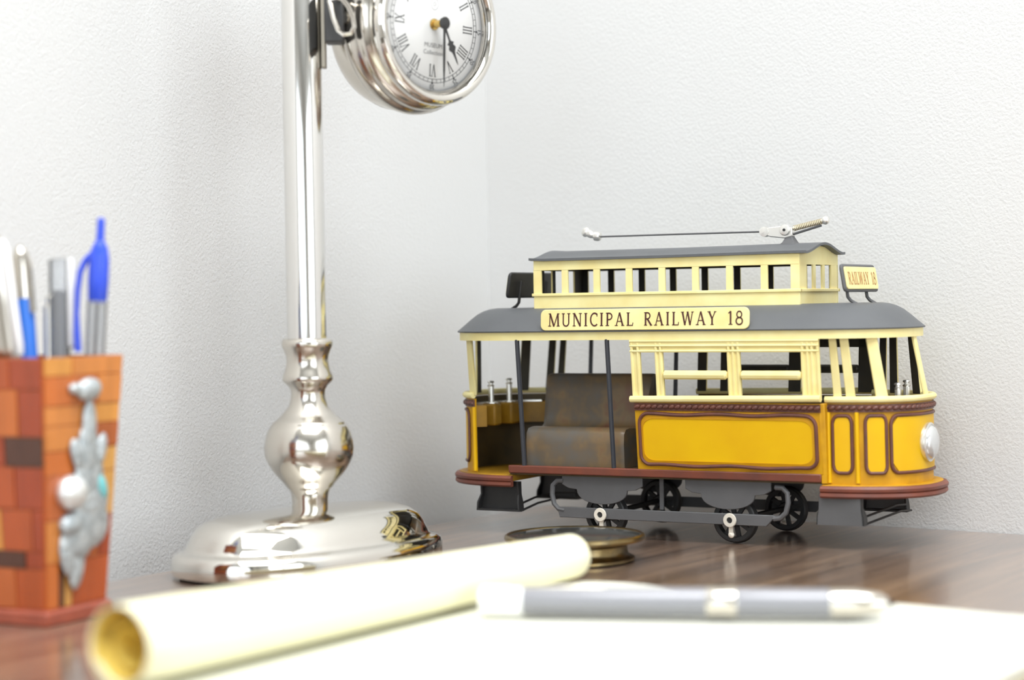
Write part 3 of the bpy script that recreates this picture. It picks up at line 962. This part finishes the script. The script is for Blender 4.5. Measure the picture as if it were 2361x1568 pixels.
for end in (1, -1):
    xs = (.0842, .1072) if end > 0 else (-.1128, -.0880)
    for s in (-1, 1):
        flip = (s < 0 and end < 0) or (s > 0 and end > 0)     # which way the channel opens
        yo = s * .0372
        mb = MB()
        xa, xb_ = xs
        bow = .0016
        yb = yo - s * (.0050 if flip and s < 0 else .0)
        R = []
        for z, w_ in ((.0285, -.0016), (.0200, -.0012), (.0165, 0), (.0124, .0004)):
            R.append([(xa - w_ * .5, yb - .0006, z), (xb_ + w_ * .5, yb - .0006, z), (xb_ + w_ * .5, yb + .0006, z), (xa - w_ * .5, yb + .0006, z)])
        st = mb.rings(R).build('boarding_step', 'tram_under_grey' if not (s < 0 and end < 0) else 'tram_black', tram)
        lip = -s * .0055 if yb == yo else s * .0055
        for xx in (xa, xb_):
            sg = -1 if xx == xa else 1
            R = []
            for z, w_, dd in ((.0285, -.0010, .7), (.0215, -.0008, .55), (.0170, .0002, 1.0), (.0124, .0006, 1.0)):
                x_ = xx + sg * w_
                R.append([(x_ - .0005, yb, z), (x_ + .0005, yb, z), (x_ + .0005, yb + lip * dd, z), (x_ - .0005, yb + lip * dd, z)])
            MB().rings(R).build('step_cheek', 'tram_black', st)
        MB().box(xa, xb_, *sorted((yb, yb + lip)), .0124, .0134).build('step_tread', 'tram_black', st)
    for zz, xr in ((.0132, xs[1] if end > 0 else xs[1] + .001), (.0162, xs[1] - .002 if end > 0 else xs[1] - .001)):
        xq = xr + (.004 if end > 0 else -.002)
        MB().tube([(xr, -.036, zz - .0004), (xq, -.012, zz + .0016), (xq, .012, zz + .0020), (xr + .002, .036, zz)], .00062, 6).build('tie_rod', 'tram_black', tram)

# ------------------------------------------------------------------ chrome desk lamp
LX, LY = -.0991, .9440
lamp = thing('desk_lamp', 'polished chrome lamp stand with turned ball column on an oval domed base', 'lamp', (LX, LY, 0))
LA, LB, LROT = .0735, .0445, math.radians(46)
def oval(inset, n=64, e=2.35):
    P = []
    for k in range(n):
        t = 2 * math.pi * k / n
        c, s_ = math.cos(t), math.sin(t)
        u = (LA - inset) * math.copysign(abs(c) ** (2 / e), c)
        v = (LB - inset) * math.copysign(abs(s_) ** (2 / e), s_)
        P.append((u * math.cos(LROT) - v * math.sin(LROT), u * math.sin(LROT) + v * math.cos(LROT)))
    return P
prof = [(.0030, .0012), (.0006, .0016), (.0, .0040), (.0002, .0085), (.0012, .0108), (.0034, .0120), (.0056, .0124), (.0066, .0132), (.0074, .0150), (.0092, .0190), (.0120, .0228), (.0160, .0256), (.0215, .0274), (.0290, .0284), (.0380, .0288)]
off = Vector((.0, 0))
MB().rings([[(x + off.x, y + off.y, z) for x, y in oval(i_)] for i_, z in prof]).build('lamp_base', 'chrome', lamp, ang=60)
MB().prism([(x + off.x, y + off.y) for x, y in oval(.004)], lambda u, v, d: (u, v, d), .0, .0016).build('felt_pad', 'felt', lamp, smooth=False)
q = .0000829
zz = lambda y: .1098 - (y - 114) * .0000829
col = [(1180, 105), (1040, 105), (1010, 109), (985, 118), (972, 132), (962, 140), (950, 147), (930, 165), (900, 192), (865, 219), (830, 240), (790, 256), (745, 262), (700, 257), (650, 243), (620, 228), (606, 218), (602, 212), (596, 212), (585, 200), (560, 170), (552, 160), (540, 150), (500, 116), (460, 103), (420, 99), (400, 102), (375, 118), (355, 140), (345, 147), (332, 149), (318, 145), (290, 134), (260, 125), (230, 122), (200, 126), (172, 136), (155, 144), (146, 148), (130, 150), (114, 147), (104, 136), (101, 112)]
MB().lathe([(r * q, zz(y)) for y, r in col], 48).build('turned_column', 'chrome_satin', lamp, ang=60)
MB().lathe([(.0095, .1085), (.0095, .340), (.0086, .3415)], 40).build('pole', 'chrome_pole', lamp)
MB().lathe([(.0115, .3410), (.0125, .344), (.0125, .352), (.0090, .357), (.0030, .359)], 32).build('pole_cap', 'chrome_satin', lamp)
MB().obox((.0106, .0004, .290), (.0011, 0, 0), (0, .0034, 0), (0, 0, .0490)).build('slide_rail', 'rail_metal', lamp, bevel=.0004)

# ------------------------------------------------------------------ round clock hung on the lamp pole
CC = Vector((-.0338, .9550, .2630))
CS = 1.061
CN = Vector((math.sin(math.radians(45)), -math.cos(math.radians(45)), -.03)).normalized()
clock = thing('clock', 'round chrome clock with roman numerals fixed to the lamp pole', 'clock', CC)
CM = frame_from(CN)                                    # local Z out of the dial, X to its right, Y up
CM = CM @ Matrix.Rotation(math.radians(-2.5), 4, 'Z') @ Matrix.Scale(CS, 4)
BR = .0374
def ring_lathe(prof, n=64):
    R = [[CM @ Vector((r * math.cos(2 * math.pi * k / n), r * math.sin(2 * math.pi * k / n), h)) for r, h in prof] for k in range(n)]
    return MB().rings(R, loop=True)
ring_lathe([(.0306, -.0040), (.0306, -.0012), (.0312, .0000), (.0318, .0008), (.0330, .0022), (.0346, .0026), (.0362, .0018), (.0372, -.0002), (.0374, -.0024), (.0366, -.0044), (.0356, -.0054), (.0352, -.0062)]).build('bezel', 'chrome', clock, ang=60)
MB().lathe([(.0352, -.0052), (.0366, -.0060), (.0384, -.0078), (.0391, -.0095), (.0386, -.0112), (.0393, -.0125), (.0406, -.0148), (.0408, -.0175), (.0400, -.0195), (.0388, -.0205), (.0388, -.0230), (.0382, -.0290), (.0362, -.0340), (.0320, -.0390), (.0250, -.0425), (.0140, -.0445), (.0005, -.0450)][::-1], 64, CM).build('case', 'chrome_satin', clock, ang=60)
DZ = -.0024
dial = MB().lathe([(.0310, DZ - .001), (.0310, DZ)], 64, CM).build('dial', 'dial_white', clock)
dfn = lambda u, v, d: CM @ Vector((u, v, DZ + .00012 + d))
def polar(a, r):
    a = math.radians(90 - a)
    return (r * math.cos(a), r * math.sin(a))
R1, R2 = .02520, .02680
mb = MB()
for rr, ww in ((R1, .00022), (R2, .00022)):
    strokes(mb, [([polar(a, rr) for a in dense(0, 360, 90)], ww)], dfn, .00004)
for k in range(60):
    strokes(mb, [([polar(k * 6, R1), polar(k * 6, R2)], .00020 if k % 5 else .0004)], dfn, .00004)
    if k % 5 == 0:
        strokes(mb, [([polar(k * 6, R2), polar(k * 6, R2 + .0008)], .0009)], dfn, .00004)
mb.build('minute_track', 'dial_ink', dial, smooth=False)
mb = MB()
ROM = ['XII', 'I', 'II', 'III', 'IIII', 'V', 'VI', 'VII', 'VIII', 'IX', 'X', 'XI']
for k, t in enumerate(ROM):
    a = math.radians(k * 30)
    H_ = .0057
    gap = .05
    sx = H_ * .62
    tw = text_width(t, gap) * sx
    x = -tw / 2
    for ch in t:
        wd, segs = LET[ch]
        def fn(u, v, d, x=x):
            uu, vv = x + u * sx, .0184 + v * H_
            return dfn(uu * math.cos(a) + vv * math.sin(a), -uu * math.sin(a) + vv * math.cos(a), d)
        strokes(mb, segs, fn, .00004)
        x += (wd + gap) * sx
mb.build('roman_numerals', 'dial_ink', dial, smooth=False)
mb = MB()
for k in range(1, 13):
    vs, fs = font_mesh(str(k * 5), .0031, 'digits')
    a = math.radians(k * 30)
    out = []
    for v in vs:
        uu, vv = v.x, v.y + .0287
        out.append(dfn(uu * math.cos(a) + vv * math.sin(a), -uu * math.sin(a) + vv * math.cos(a), .00004))
    mb.add(out, fs)
mb.build('minute_numbers', 'dial_ink', dial, smooth=False)
mb = MB()
for t, sz, yy in (('MUSEUM', .0029, -.0098), ('Collection', .0029, -.0131)):
    vs, fs = font_mesh(t, sz, 'maker_text')
    mb.add([dfn(v.x, v.y + yy, .00004) for v in vs], fs)
strokes(mb, [(arc(0, .0093, .0022, .0026, 0, 360, 24), .0002), (arc(0, .0093, .0008, .0008, 0, 360, 14), .0002)], dfn, .00004)
mb.build('maker_text', 'dial_ink_grey', dial, smooth=False)
# centre boss and hands
MB().lathe([(.0026, DZ), (.0026, DZ + .0006), (.0017, DZ + .0008), (.0017, DZ + .0062), (.0008, DZ + .0064)], 20, CM).build('centre_boss', 'brass', clock)
MB().lathe([(.0028, DZ + .0072), (.0029, DZ + .0078), (.0022, DZ + .0082), (.0003, DZ + .0083)], 24, CM).build('hub_cap', 'hand_black', clock)
def hand(name, a, outline, z):
    a = math.radians(a)
    fn = lambda u, v, d: CM @ Vector((u * math.cos(a) + v * math.sin(a), -u * math.sin(a) + v * math.cos(a), z + d))
    P = outline + [(-u, v) for u, v in outline[::-1] if abs(u) > 1e-6]
    return MB().prism(P, fn, 0, .0003).build(name, 'hand_black', clock, smooth=False)
hub = [(.0026 * math.sin(math.radians(g)), -.0026 * math.cos(math.radians(g))) for g in dense(0, 160, 10)]
hand('minute_hand', 178, hub + [(.0006, .0035), (.00065, .0140), (.0005, .0220), (.0, .0292)], DZ + .0070)
hand('hour_hand', 151, hub + [(.0006, .0032), (.0005, .0082), (.0008, .0090), (.0021, .0098), (.0013, .0108), (.0020, .0118), (.0022, .0126), (.0010, .0140), (.0006, .0152), (.0003, .0190), (.0, .0206)], DZ + .0064)
gl = MB().lathe([(.0312 * math.sin(g), .0002 + .0072 * math.cos(g)) for g in [math.radians(x) for x in dense(90, 1, 10)]], 48, CM, capped=False)
gl.build('clock_glass', 'clock_glass', clock)
# bracket between the pole and the case
px = lambda x, y, z: Vector((x, y, z)) - CC
MB().obox(px(-.0822, .9350, .2640), (.0044, .0, 0), (0, .0060, 0), (0, 0, .0125)).build('bracket_block', 'dark_slot', clock, bevel=.0008)
MB().tube([px(-.0785, .9360, .2640), px(-.0700, .9560, .2650), px(-.0600, .9680, .2650)], .0030, 10).build('case_stud', 'chrome_satin', clock)
MB().tube([px(x + .0026, .9240 - (.003 if x > -.08 else 0), z - .0004) for x, z in ((-.0862, .2706), (-.0844, .2625), (-.0822, .2568), (-.0792, .2542), (-.0762, .2546), (-.0744, .2578), (-.0750, .2624), (-.0772, .2676), (-.0796, .2706), (-.0826, .2722))], .0011, 8, closed=True).build('ring_loop', 'chrome_satin', clock)
MB().tube([px(-.0790, .9340, .2722), px(-.0790, .9280, .2728), px(-.0790, .9215, .2714)], .0014, 8).build('loop_hook', 'chrome_satin', clock)

# ------------------------------------------------------------------ inlaid wooden pencil cup
CA = math.radians(62)
E1 = Vector((math.cos(CA), math.sin(CA), 0)); E2 = Vector((-E1.y, E1.x, 0))
CUPC = Vector((-.1950, .8010, 0))
cup = thing('pencil_cup', 'square pencil cup of inlaid orange wood blocks with silver ornament', 'pencil cup', CUPC)
CT, CBm, CHh = .0243, .0180, .1075                      # half widths at the top and bottom, height
def chalf(z):
    return CBm + (CT - CBm) * (z - .006) / (CHh - .006)
def cpt(face, u, z, d=0.):
    """u in -1..1 along the face (left to right as seen), d outwards"""
    h = chalf(z)
    n_, t_ = ((-E2, E1), (-E1, -E2), (E2, -E1), (E1, E2))[face]
    return n_ * (h + d) + t_ * (u * h) + Vector((0, 0, z))
TH_ = .0032
for f in range(4):
    mb = MB()
    h0, h1 = .006, CHh
    o_ = [cpt(f, -1, h0), cpt(f, 1, h0), cpt(f, 1, h1), cpt(f, -1, h1)]
    i_ = [cpt(f, -.88, h0, -TH_), cpt(f, .88, h0, -TH_), cpt(f, .88, h1, -TH_), cpt(f, -.88, h1, -TH_)]
    mb.hexa(o_ + i_).build('cup_wall', 'wood_inner', cup, smooth=False)
MB().rings([[tuple(E1 * i * r + E2 * j * r + Vector((0, 0, z))) for i, j in ((-1, -1), (1, -1), (1, 1), (-1, 1))] for z, r in ((0, .0202), (.0050, .0202), (.0066, .0190))]).build('cup_plinth', 'inlay_base', cup, bevel=.0008)
# inlay blocks: rows of (z0, z1, [(u0, u1, wood)])
rowsA = [(.0066, .0250, [(-1, -.62, 0), (-.62, -.45, 6), (-.45, -.2, 3), (-.2, 1, 2)]), (.0250, .0420, [(-1, .1, 1), (.1, .62, 5), (.62, 1, 4)]),
         (.0420, .0600, [(-1, -.1, 5), (-.1, .55, 1), (.55, 1, 3)]), (.0600, .0700, [(-1, .55, 0), (.55, 1, 3)]), (.0700, .0800, [(-1, .2, 1), (.2, 1, 8)]),
         (.0800, .0880, [(-1, -.05, 1), (-.05, 1, 7)]), (.0880, .1000, [(-1, .35, 0), (.35, 1, 1)]), (.1000, .1075, [(-1, -.3, 7), (-.3, 1, 1)])]
rowsB = [(.0066, .0230, [(-1, .2, 5), (.2, 1, 2)]), (.0230, .0300, [(-1, .5, 6), (.5, 1, 4)]), (.0300, .0470, [(-1, -.1, 7), (-.1, .7, 2), (.7, 1, 4)]),
         (.0470, .0640, [(-1, .3, 2), (.3, 1, 4)]), (.0640, .0760, [(-1, .1, 4), (.1, 1, 6)]), (.0760, .0950, [(-1, -.2, 1), (-.2, .45, 0), (.45, 1, 4)]), (.0950, .1075, [(-1, .3, 2), (.3, 1, 4)])]
def blocks(face, rows):
    for z0, z1, cells in rows:
        for u0, u1, wd in cells:
            g = .0004 / .025
            d_ = random.uniform(.0006, .0011)
            o_ = [cpt(face, u0 + g, z0 + .0002, -.0004), cpt(face, u1 - g, z0 + .0002, -.0004), cpt(face, u1 - g, z1 - .0002, -.0004), cpt(face, u0 + g, z1 - .0002, -.0004)]
            t_ = [cpt(face, u0 + g, z0 + .0002, d_), cpt(face, u1 - g, z0 + .0002, d_), cpt(face, u1 - g, z1 - .0002, d_), cpt(face, u0 + g, z1 - .0002, d_)]
            MB().hexa(o_ + t_).build('inlay_block', 'inlay_%d' % wd, cup, smooth=False, bevel=.0002)
blocks(0, rowsA); blocks(1, rowsB[:]); blocks(2, rowsA); blocks(3, rowsB)
# silver ornament on the right-hand face: nugget, feather, two side leaves, ball, fan and trailing tips
def opt_(u, z, d):
    return cpt(0, u, z, .0010 + d)
FB = Matrix((E1, Vector((0, 0, 1)), -E2)).transposed().to_4x4()   # local X along face, Y up, Z outwards
orn = bpy.data.objects.new('ornament', None); COL.objects.link(orn); orn.parent = cup
orn['label'] = 'silver cast ornament with a turquoise chip'
def lump(name, u, z, rx, rz, rd, rot=0., m='pewter', d=.0012):
    M = FB @ Matrix.Rotation(math.radians(rot), 4, 'Z')
    return MB().ball(opt_(u, z, d), 1., 16, (rx, rz, rd), M).build(name, m, orn, ang=80)
lump('nugget', .05, .0942, .0074, .0048, .0030, 8)
lump('nugget', -.30, .0948, .0034, .0024, .0022, 0)
lump('feather', .10, .0790, .0042, .0112, .0016, -3)
lump('feather', .10, .0700, .0062, .0110, .0018, 2)
lump('side_leaf', -.20, .0680, .0036, .0072, .0016, 22)
lump('side_leaf', .44, .0690, .0032, .0074, .0016, -20)
lump('feather', .14, .0600, .0086, .0120, .0018, 0)
lump('pearl', -.36, .0530, .0080, .0072, .0052, 0, 'pewter_smooth', .0016)
lump('turquoise_chip', .46, .0540, .0028, .0054, .0014, 20, 'turquoise', .0024)
lump('wing', .28, .0490, .0092, .0130, .0022, -8)
lump('wing', .22, .0400, .0112, .0110, .0024, -30)
lump('head', -.38, .0400, .0062, .0050, .0034, 8)
lump('body', -.10, .0350, .0090, .0100, .0026, -16)
lump('tail', -.46, .0280, .0044, .0095, .0018, 10)
lump('tail', -.16, .0240, .0044, .0110, .0018, -10)

# ------------------------------------------------------------------ pens standing in the cup
def pen_frame(px_top, px_bot):
    """matrix at the top of the pen, local -Z runs down the pen"""
    a, b = Vector(px_top), Vector(px_bot)
    return Matrix.Translation(a) @ frame_from(a - b, Vector((0, -1, 0))), (a - b).length
def standing_pen(name, label, top, bot, parts):
    M, L = pen_frame(top, bot)
    t = thing(name, label, 'pen', Vector(bot))
    T = Matrix.Translation(-Vector(bot)) @ M
    for nm, m, prof in parts:
        MB().lathe([(r, -h * (L if h_rel else 1)) for r, h, h_rel in prof], 20, T).build(nm, m, t)
    return t, T
A = lambda r, h: (r, h, False)
Bt = lambda r, h: (r, h, True)
t, T = standing_pen('ballpoint_pen', 'blue click pen with clear barrel and curved clip standing in the cup', (-.1682, .8040, .1640), (-.1786, .8045, .0090), [
    ('plunger', 'blue_plastic', [A(.0011, 0), A(.0016, .0006), A(.0018, .0105), A(.0018, .014)]),
    ('top_cap', 'blue_plastic', [A(.0019, .0095), A(.0034, .0125), A(.0042, .017), A(.0043, .026), A(.0040, .0335), A(.0032, .0350)]),
    ('ink_tube', 'ink_dark', [A(.0012, .034), A(.0012, .140)]),
    ('barrel', 'clear_plastic', [A(.0032, .0335), A(.0041, .0345), A(.0040, .120), A(.0030, .146), A(.0008, .1555)])])
MB().tube([T @ Vector((x, 0, z)) for x, z in ((.0030, -.0150), (.0056, -.0178), (.0076, -.0225), (.0083, -.0300), (.0083, -.0400), (.0078, -.0480), (.0070, -.0555))], [.0014, .0014, .0013, .0012, .0011, .0015, .0016], 8).build('clip', 'blue_plastic', t)
CLIPS = -1
t, T = standing_pen('ballpoint_pen', 'clear pen with dark refill and white clip standing beside the blue pen', (-.1876, .8110, .1480), (-.1880, .8080, .0090), [
    ('cap', 'clear_plastic', [A(.0020, 0), A(.0042, .0008), A(.0043, .040), A(.0043, .046)]),
    ('refill', 'ink_dark', [A(.0022, .0135), A(.0028, .0145), A(.0028, .136)]),
    ('barrel', 'clear_plastic', [A(.0036, .044), A(.0040, .050), A(.0040, .120), A(.0010, .139)])])
MB().obox(T @ Vector((CLIPS * .0054, .0022, -.0190)), T.to_3x3() @ Vector((.0014, 0, 0)), T.to_3x3() @ Vector((0, .0016, 0)), T.to_3x3() @ Vector((0, 0, .0185))).build('clip', 'white_plastic', t, bevel=.0010)
t, T = standing_pen('metal_pen', 'silver pen with long white clip leaning at the left of the cup', (-.2105, .7930, .1580), (-.1960, .8060, .0090), [
    ('cap', 'chrome_satin', [A(.0010, 0), A(.0040, .0022), A(.0050, .006), A(.0051, .030), A(.0050, .052)]),
    ('barrel', 'grey_plastic', [A(.0049, .052), A(.0049, .110), A(.0030, .140), A(.0008, .149)])])
MB().tube([T @ Vector((-.0040, .0028, -.0030)), T @ Vector((-.0052, .0034, -.0070)), T @ Vector((-.0055, .0034, -.0460)), T @ Vector((-.0053, .0030, -.0500))], [.0016, .0020, .0019, .0016], 8).build('clip', 'white_plastic', t)
t, T = standing_pen('metal_pen', 'blue barrelled pen with silver top between the other pens in the cup', (-.2030, .8080, .1535), (-.1960, .8100, .0090), [
    ('cap', 'chrome_satin', [A(.0008, 0), A(.0026, .0015), A(.0038, .005), A(.0040, .022)]),
    ('barrel', 'blue_plastic_light', [A(.0039, .022), A(.0041, .030), A(.0040, .100), A(.0010, .144)])])
MB().tube([T @ Vector((-.002, .0026, -.0035)), T @ Vector((-.0040, .0030, -.0080)), T @ Vector((-.0044, .0030, -.0280))], [.0012, .0014, .0012], 8).build('clip', 'chrome_satin', t)
standing_pen('metal_pen', 'slim silver pen standing low behind the cup rim', (-.1920, .8120, .1330), (-.1920, .8080, .0090), [
    ('cap', 'chrome_satin', [A(.0006, 0), A(.0016, .001), A(.0016, .004), A(.0026, .005), A(.0027, .035)]),
    ('barrel', 'white_plastic', [A(.0026, .035), A(.0026, .100), A(.0008, .123)])])
standing_pen('metal_pen', 'dark grey pen standing at the far left of the cup', (-.2180, .8080, .1370), (-.2060, .8080, .0090), [
    ('cap', 'grey_plastic', [A(.0020, 0), A(.0036, .002), A(.0040, .005), A(.0040, .030)]),
    ('barrel', 'ink_dark', [A(.0038, .030), A(.0038, .090), A(.0010, .128)])])

# ------------------------------------------------------------------ writing pad with rolled-over pages
PN, PF = Vector((-.1243, .6050, 0)), Vector((.0230, .8290, 0))    # near and far end of the bound edge
PLd = (PF - PN).normalized()
PR = Vector((PLd.y, -PLd.x, 0))                        # across the pad, to the right
PL_ = (PF - PN).length
PZ = .0068
pad = thing('writing_pad', 'cream writing pad with its front pages rolled over', 'writing pad', PN)
def ppt(u, v, z):
    """u along the bound edge from its near end, v across"""
    p = PLd * u + PR * v
    return (p.x, p.y, z)
mb = MB()
R = []
for v in dense(-.012, .230, 24):
    lift = .0006 * math.sin(v * 38) + (.0022 * max(0, (v - .10) / .13) ** 2)
    ring = []
    us = dense(0, PL_ - .002, 20)
    for u in us:
        e = .0016 * max(0, (u - PL_ + .06) / .06) ** 2 * (1 + math.sin(v * 55))
        ring.append(ppt(u, v, PZ + lift * .4 + e * .6))
    ring += [ppt(u, v, .0052) for u in us[::-1]]
    R.append(ring)
mb.rings(R).build('top_sheet', 'paper_white', pad, ang=60)
mb = MB()
mb.hexa([ppt(0, -.013, .0010), ppt(PL_ - .003, -.013, .0010), ppt(PL_ - .003, .229, .0010), ppt(0, .229, .0010), ppt(0, -.013, .0053), ppt(PL_ - .003, -.013, .0053), ppt(PL_ - .003, .229, .0053), ppt(0, .229, .0053)])
mb.build('page_block', 'paper', pad, smooth=False)
mb = MB()
mb.hexa([ppt(0, -.013, 0), ppt(PL_ - .003, -.013, 0), ppt(PL_ - .003, .229, 0), ppt(0, .229, 0), ppt(0, -.013, .001), ppt(PL_ - .003, -.013, .001), ppt(PL_ - .003, .229, .001), ppt(0, .229, .001)])
mb.build('backing_board', 'inlay_8', pad, smooth=False)
# the rolled pages: a loose spiral, wider at the near end; sheets leave the bound edge and curl over to the right and back under
def spiral(turns, rn, rf, grow, th, a0, name, material, u0=0., u1=None):
    N = int(turns * 40)
    R = []
    for u in dense(u0, u1 or PL_, 24):
        k = u / PL_
        r0 = rn + (rf - rn) * k
        out, inn = [], []
        for j in range(N + 1):
            a = math.radians(a0) - 2 * math.pi * turns * j / N
            r = r0 * (1 - grow * j / N)
            cx, cz = .0010, PZ + .0005 + (.0140 + (.0104 - .0140) * k if r0 < .0140 + (.0104 - .0140) * k else r0)
            out.append(ppt(u, cx + r * math.cos(a), cz + r * math.sin(a)))
            inn.append(ppt(u, cx + (r - th) * math.cos(a), cz + (r - th) * math.sin(a)))
        R.append(out + inn[::-1])
    return MB().rings(R).build(name, material, pad, ang=50)
spiral(1.15, .0140, .0104, .16, .0005, 262, 'rolled_pages', 'paper')
spiral(1.1, .0133, .0098, .22, .0004, 215, 'inner_page', 'paper_yellow', .0015, PL_ - .003)
spiral(1.3, .0102, .0074, .45, .0004, 150, 'inner_page', 'paper_yellow', .004, PL_ - .006)

# ------------------------------------------------------------------ pen lying on the pad
p0, p1 = Vector((-.0140, .7370, 0)), Vector((.1372, .7130, 0))
pd = (p1 - p0).normalized(); pl = (p1 - p0).length
PR_ = .0057
lay = thing('ballpoint_pen', 'grey pen with silver tip lying on the writing pad', 'pen', p0 + Vector((0, 0, PZ + .0012)))
M = Matrix.Translation((0, 0, PR_)) @ frame_from(pd, Vector((0, 0, 1)))
MB().lathe([(.0030, 0), (.0050, .0006), (PR_, .0016), (PR_, .0165), (.0052, .0170)], 28, M).build('end_cap', 'white_plastic', lay)
MB().lathe([(.0052, .0165), (.0055, .018), (.0056, .086), (.0054, .087)], 28, M).build('barrel', 'pen_grey', lay)
MB().lathe([(.0054, .0855), (.0058, .0862), (.0058, .0965), (.0054, .0972)], 28, M).build('centre_ring', 'chrome_satin', lay)
MB().lathe([(.0054, .0965), (.0056, .0975), (.0055, .130), (.0052, .1315)], 28, M).build('grip', 'pen_grey', lay)
MB().lathe([(.0052, .1310), (.0055, .1330), (.0054, .1400), (.0040, .1490), (.0022, .1520)], 28, M).build('tip_cone', 'chrome_satin', lay)
MB().lathe([(.0020, .1515), (.0012, .1530), (.0006, .1545)], 12, M).build('writing_tip', 'black_plastic', lay)
MB().obox((M @ Vector((0, .0052, .030))), M.to_3x3() @ Vector((.0016, 0, 0)), M.to_3x3() @ Vector((0, .0009, 0)), M.to_3x3() @ Vector((0, 0, .018))).build('clip', 'chrome_satin', lay, bevel=.0004)

# ------------------------------------------------------------------ round brass paperweight behind the roll
cmp_ = thing('paperweight', 'round brass-rimmed paperweight with dark glossy top behind the rolled pages', 'paperweight', (.0290, .9500, 0))
MB().lathe([(.0270, 0), (.0292, .0008), (.0292, .0020), (.0275, .0027), (.0262, .0036), (.0256, .0052), (.0256, .0080), (.0268, .0092), (.0300, .0100), (.0325, .0106)], 48).build('weight_body', 'old_brass', cmp_)
MB().lathe([(.0320, .0100), (.0340, .0105), (.0345, .0116), (.0342, .0128), (.0332, .0134), (.0322, .0130), (.0320, .0122)], 48, capped=False).build('rim', 'old_brass', cmp_)
MB().lathe([(.0324, .0118), (.0324, .0127), (.0260, .0136), (.0160, .0142), (.0005, .0144)], 48).build('glass_top', 'dark_glass', cmp_)
